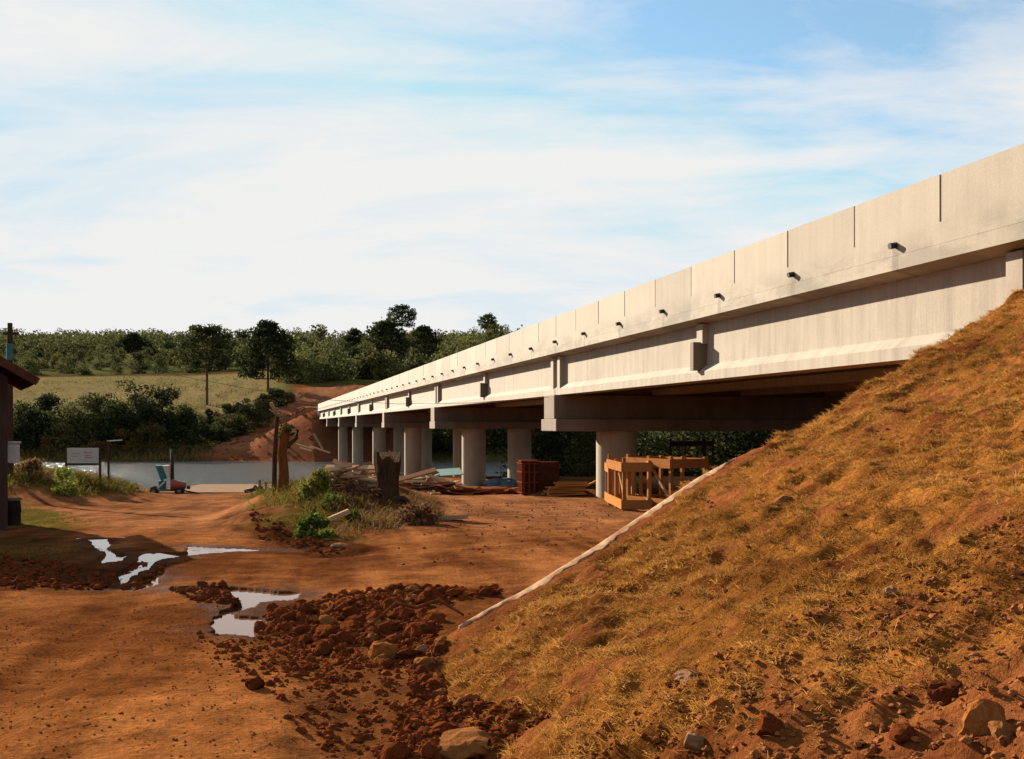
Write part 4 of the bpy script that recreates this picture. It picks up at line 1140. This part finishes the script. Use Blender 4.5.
def scatter_stuff(name, pts, r0, r1, mat, label):
    lo = rock_mesh(77, 2); V0 = np.array([v.co[:] for v in lo.vertices]); F0 = np.array([p.vertices[:] for p in lo.polygons])
    n = len(pts); q_ = np.array(pts); Pp = np.column_stack([q_, top_v(q_[:, 0], q_[:, 1])])
    r = r0+(r1-r0)*RNG.uniform(0, 1, n)**2.5
    a = RNG.uniform(0, 6.28, n); ca, sa = np.cos(a), np.sin(a)
    sx_ = r*RNG.uniform(.7, 1.4, n); sz_ = r*RNG.uniform(.6, 1.1, n)
    J = 1+.13*RNG.normal(0, 1, (n, len(V0), 1))
    VV = V0[None]*J; X = VV[..., 0]*sx_[:, None]; Y = VV[..., 1]*r[:, None]
    V = np.stack([X*ca[:, None]-Y*sa[:, None], X*sa[:, None]+Y*ca[:, None], VV[..., 2]*sz_[:, None]], -1)+(Pp+np.array([0, 0, 1])*(r*.25)[:, None])[:, None]
    Fc = (F0[None]+(np.arange(n)*len(V0))[:, None, None]).reshape(-1, 3)
    return tag(link(name, np_mesh(name, V.reshape(-1, 3), Fc), mat), label, 'rubble', kind='stuff')
small += tri_sample(upoly([(240, 640), (330, 655), (400, 668), (400, 720), (380, 759), (345, 720), (310, 680)]), 320)
small += tri_sample(upoly([(200, 630), (300, 650), (370, 740), (340, 759), (250, 690), (190, 645)]), 260)
small += tri_sample(upoly([(310, 600), (440, 590), (495, 586), (495, 594), (440, 606), (310, 610)]), 350)
scatter_stuff('earth_crumbs', small, .008, .042, M['clod'], 'small earth crumbs and gravel between the clods')
pts = tri_sample(upoly([(0, 620), (240, 600), (330, 660), (420, 759), (0, 759)]), 2600)
scatter_stuff('road_gravel', pts, .0015, .011, M['slope_stone'], 'small stones and crumbs scattered over the dirt road')
pts = [xy(a, b) for a, b in zip(RNG.uniform(2.6, 4.9, 5200), RNG.uniform(1.0, 4.4, 5200))]+[xy(a, b) for a, b in zip(RNG.uniform(3, 11, 500), RNG.uniform(1.2, 9.0, 500))]
scatter_stuff('slope_rubble', pts, .003, .026, M['slope_stone'], 'red earth crumbs and stones on the bare foot of the embankment')
pts = tri_sample(upoly([(0, 562), (60, 562), (100, 578), (104, 590), (0, 592)]), 380)+tri_sample(upoly([(246, 508), (300, 530), (352, 548), (320, 552), (262, 540)]), 260)
scatter_stuff('mud_crumbs', pts, .015, .075, M['clod_dark'], 'dark mud lumps along the rutted wet track')
pts = tri_sample(upoly([(440, 500), (620, 500), (600, 540), (480, 570), (360, 570), (430, 530)]), 700)
pts2 = tri_sample(upoly([(92, 588), (120, 572), (150, 556), (145, 566), (118, 582)]), 130)+tri_sample(upoly([(120, 590), (150, 576), (164, 566), (160, 574), (138, 588)]), 90)
scatter_stuff('mud_crumbs', pts2, .015, .07, M['clod_dark'], 'dark mud ridges between the narrow puddles in the ruts')
scatter_stuff('site_gravel', pts, .004, .034, M['slope_stone'], 'loose stones and chips on the ground in front of the piers')
pts = [(float(a)*float(b), float(b)) for a, b in zip(RNG.uniform(-.28, -.17, 500), RNG.uniform(163, 200, 500)) if a*b*NX+b*NY < 9]
scatter_stuff('bank_rubble', pts, .04, .4, M['rock_slab'], 'stones and rubble on the red far bank')
pts = tri_sample(upoly([(172, 592), (215, 585), (250, 600), (235, 606), (200, 606)]), 120)
scatter_stuff('mud_crumbs', pts, .02, .07, M['clod_dark'], 'dark mud lumps between the two wide puddles')

def big_rock(px, py, wpx, mat, label, seed, flat=.7, rot=(0, 0, 0), asp=(1, 1, 1), name='rock', sink=.2):
    u = (px-CX)/F; v = (HY-py)/F
    ys = np.geomspace(3.2, 60, 1500)
    Y = 60
    X = u*ys; s_, n_ = sn(X, ys); e = np.where((s_ < 18) & (n_ > .2), emb_h(s_, n_, False), -9); g = np.maximum(base_terr(X, ys), e)
    k = np.argmax(CZ+v*ys <= g); Y = ys[k]; x = u*Y; r = wpx/2/F*Y
    me = rock_mesh(seed, 3, flat=flat); me.materials.append(M[mat])
    o = link(name, me); o.location = (x, Y+r*.5, top_z(x, Y+r*.5)+r*(flat*.5-sink)); o.scale = (r*1.1*asp[0], r*1.1*asp[1], r*1.1*asp[2]); o.rotation_euler = rot
    return tag(o, label, 'rock')
big_rock(384, 660, 28, 'rock_orange', 'rounded orange rock on top of the clod heap', 1, .9)
big_rock(254, 691, 19, 'clod_dark', 'single dark clod lying alone on the dirt road', 2, .85, name='earth_clod')
big_rock(426, 670, 24, 'rock_slab', 'brown boulder at the right side of the clod heap', 3, .85)
big_rock(420, 657, 18, 'rock_pale', 'pale rock beside the brown boulder at the heap', 4, .8)
big_rock(328, 680, 12, 'clod_dark', 'small dark clod at the edge of the wet hollow', 5, .9, name='earth_clod')
big_rock(470, 757, 62, 'rock_slab', 'large flat tan slab stone at the bottom edge of the picture', 6, .5, (.2, .15, .4))
big_rock(690, 695, 28, 'rock_pale', 'pale pinkish rock half sunk in the embankment grass', 7, .55)
big_rock(696, 757, 20, 'rock_pale', 'whitish stone at the bottom edge of the embankment', 8, 1.2)
big_rock(782, 503, 26, 'rock_slab', 'flat brownish rock high on the embankment near its crest', 9, .45, (0, -.2, 0))
big_rock(893, 608, 15, 'rock_pale', 'small grey rock in the middle of the embankment grass', 10, .8)
big_rock(985, 742, 46, 'rock_orange', 'big red orange boulder at the bottom right of the slope', 11, 1.1, (0, .3, .3))
big_rock(1008, 752, 34, 'rock_slab', 'brown boulder in the bottom right corner', 12, .7)
big_rock(770, 752, 26, 'clod', 'red brown angular clod at the foot of the bare slope', 13, .9, name='earth_clod')
big_rock(722, 728, 26, 'rock_orange', 'orange earth clod above the whitish stone', 14, .8, name='earth_clod')
big_rock(340, 545, 18, 'rock_pale', 'flat yellowish stone at the foot of the weedy mound', 15, .4)
big_rock(950, 700, 34, 'clod_dark', 'dark clod in a hollow on the bare slope', 16, .8, name='earth_clod')
big_rock(905, 752, 26, 'clod', 'brown clod at the bottom edge right of the bare slope', 17, .8, name='earth_clod')
# crooked branch on the heap
x, y = unproj(360, 645)
br_ = MB().tube([(0, 0, .05), (.15, .12, .15), (.25, .35, .22), (.42, .42, .17), (.6, .52, .22), (.82, .45, .1)], [.010, .012, .016, .017, .016, .01], 7).build('branch', M['dead_red'], None, True)
br_.location = (x, y, top_z(x, y)+.06); tag(br_, 'crooked dead branch lying over the clod heap', 'branch')

# ------------------------------------------------------------------ world, sun, camera
w = bpy.data.worlds.new('World'); S.world = w; w.use_nodes = True; nt = w.node_tree
bg = nt.nodes['Background']
sky = nd(nt, 'ShaderNodeTexSky', sky_type='NISHITA'); sky.sun_disc = False; sky.sun_elevation = SUN_EL
sky.sun_rotation = math.atan2(SUNV.x, SUNV.y); sky.altitude = 700; sky.air_density = 1.0; sky.dust_density = .4; sky.ozone_density = 1.2
tc = nd(nt, 'ShaderNodeTexCoord'); sp = nd(nt, 'ShaderNodeSeparateXYZ'); nt.links.new(tc.outputs['Generated'], sp.inputs[0])
def mth(op, a, b=None, c=None):
    m = nd(nt, 'ShaderNodeMath', operation=op)
    for i_, v in enumerate((a, b, c)):
        if v is None: continue
        if hasattr(v, 'links'): nt.links.new(v, m.inputs[i_])
        else: m.inputs[i_].default_value = v
    return m.outputs[0]
zc = mth('MAXIMUM', sp.outputs[2], 0.0); den = mth('ADD', zc, .16)
cxn = mth('DIVIDE', sp.outputs[0], den); cyn = mth('DIVIDE', sp.outputs[1], den)
cb_ = nd(nt, 'ShaderNodeCombineXYZ'); nt.links.new(mth('MULTIPLY_ADD', cyn, .12, mth('MULTIPLY', cxn, .55)), cb_.inputs[0]); nt.links.new(cyn, cb_.inputs[1])
n1 = noise(nt, 1.15, 9, .56, cb_.outputs[0], .5); n2 = noise(nt, .5, 3, .5, cb_.outputs[0])
cov = mth('ADD', mth('MULTIPLY_ADD', n1.outputs[0], 1.6, -.42), mth('MULTIPLY', n2.outputs[0], .4))
hor = nd(nt, 'ShaderNodeMapRange'); nt.links.new(zc, hor.inputs[0]); hor.inputs[1].default_value = .06; hor.inputs[2].default_value = .34; hor.inputs[3].default_value = .24; hor.inputs[4].default_value = .0
rgt = nd(nt, 'ShaderNodeMapRange'); nt.links.new(sp.outputs[0], rgt.inputs[0]); rgt.inputs[1].default_value = .22; rgt.inputs[2].default_value = .5; rgt.inputs[3].default_value = .02; rgt.inputs[4].default_value = .06
n3 = noise(nt, 3.4, 8, .62, cb_.outputs[0], 1.1)
cov = mth('ADD', cov, mth('MULTIPLY_ADD', n3.outputs[0], .42, -.21))
cov = mth('ADD', mth('ADD', cov, hor.outputs[0]), rgt.outputs[0])
msk = ramp(nt, cov, [(.47, .12), (.60, .55), (.78, .97)])
skt = mixc(nt, 1, sky.outputs[0], (.80, 1.06, 1.06), 'MULTIPLY')
skc = mixc(nt, 1, skt, (3.0, 4.35, 5.2), 'DARKEN')
cl = mixc(nt, msk.outputs[0], skc, (5.1, 5.06, 4.98))
nt.links.new(cl, bg.inputs[0]); bg.inputs[1].default_value = .05

sd = bpy.data.lights.new('Sun', 'SUN'); sd.energy = 5; sd.angle = R(.5); sd.color = (1, .87, .70)
so = bpy.data.objects.new('Sun', sd); COL.objects.link(so); so.rotation_euler = (-SUNV).to_track_quat('-Z', 'Y').to_euler()

cd = bpy.data.cameras.new('Camera'); cam = bpy.data.objects.new('Camera', cd); COL.objects.link(cam)
cam.location = (0, 0, CZ); cam.rotation_euler = (R(90), 0, 0); cd.sensor_width = 36; cd.lens = 36*F/1024; cd.shift_y = (HY-379.5)/1024
cd.clip_end = 8000; cd.clip_start = .05
S.camera = cam
S.view_settings.view_transform = 'Standard'; S.view_settings.look = 'None'; S.view_settings.gamma = 1; S.view_settings.exposure = 1.8
S.view_settings.use_curve_mapping = False
S.cycles.max_bounces = 6; S.cycles.transparent_max_bounces = 4
S.cycles.use_denoising = True
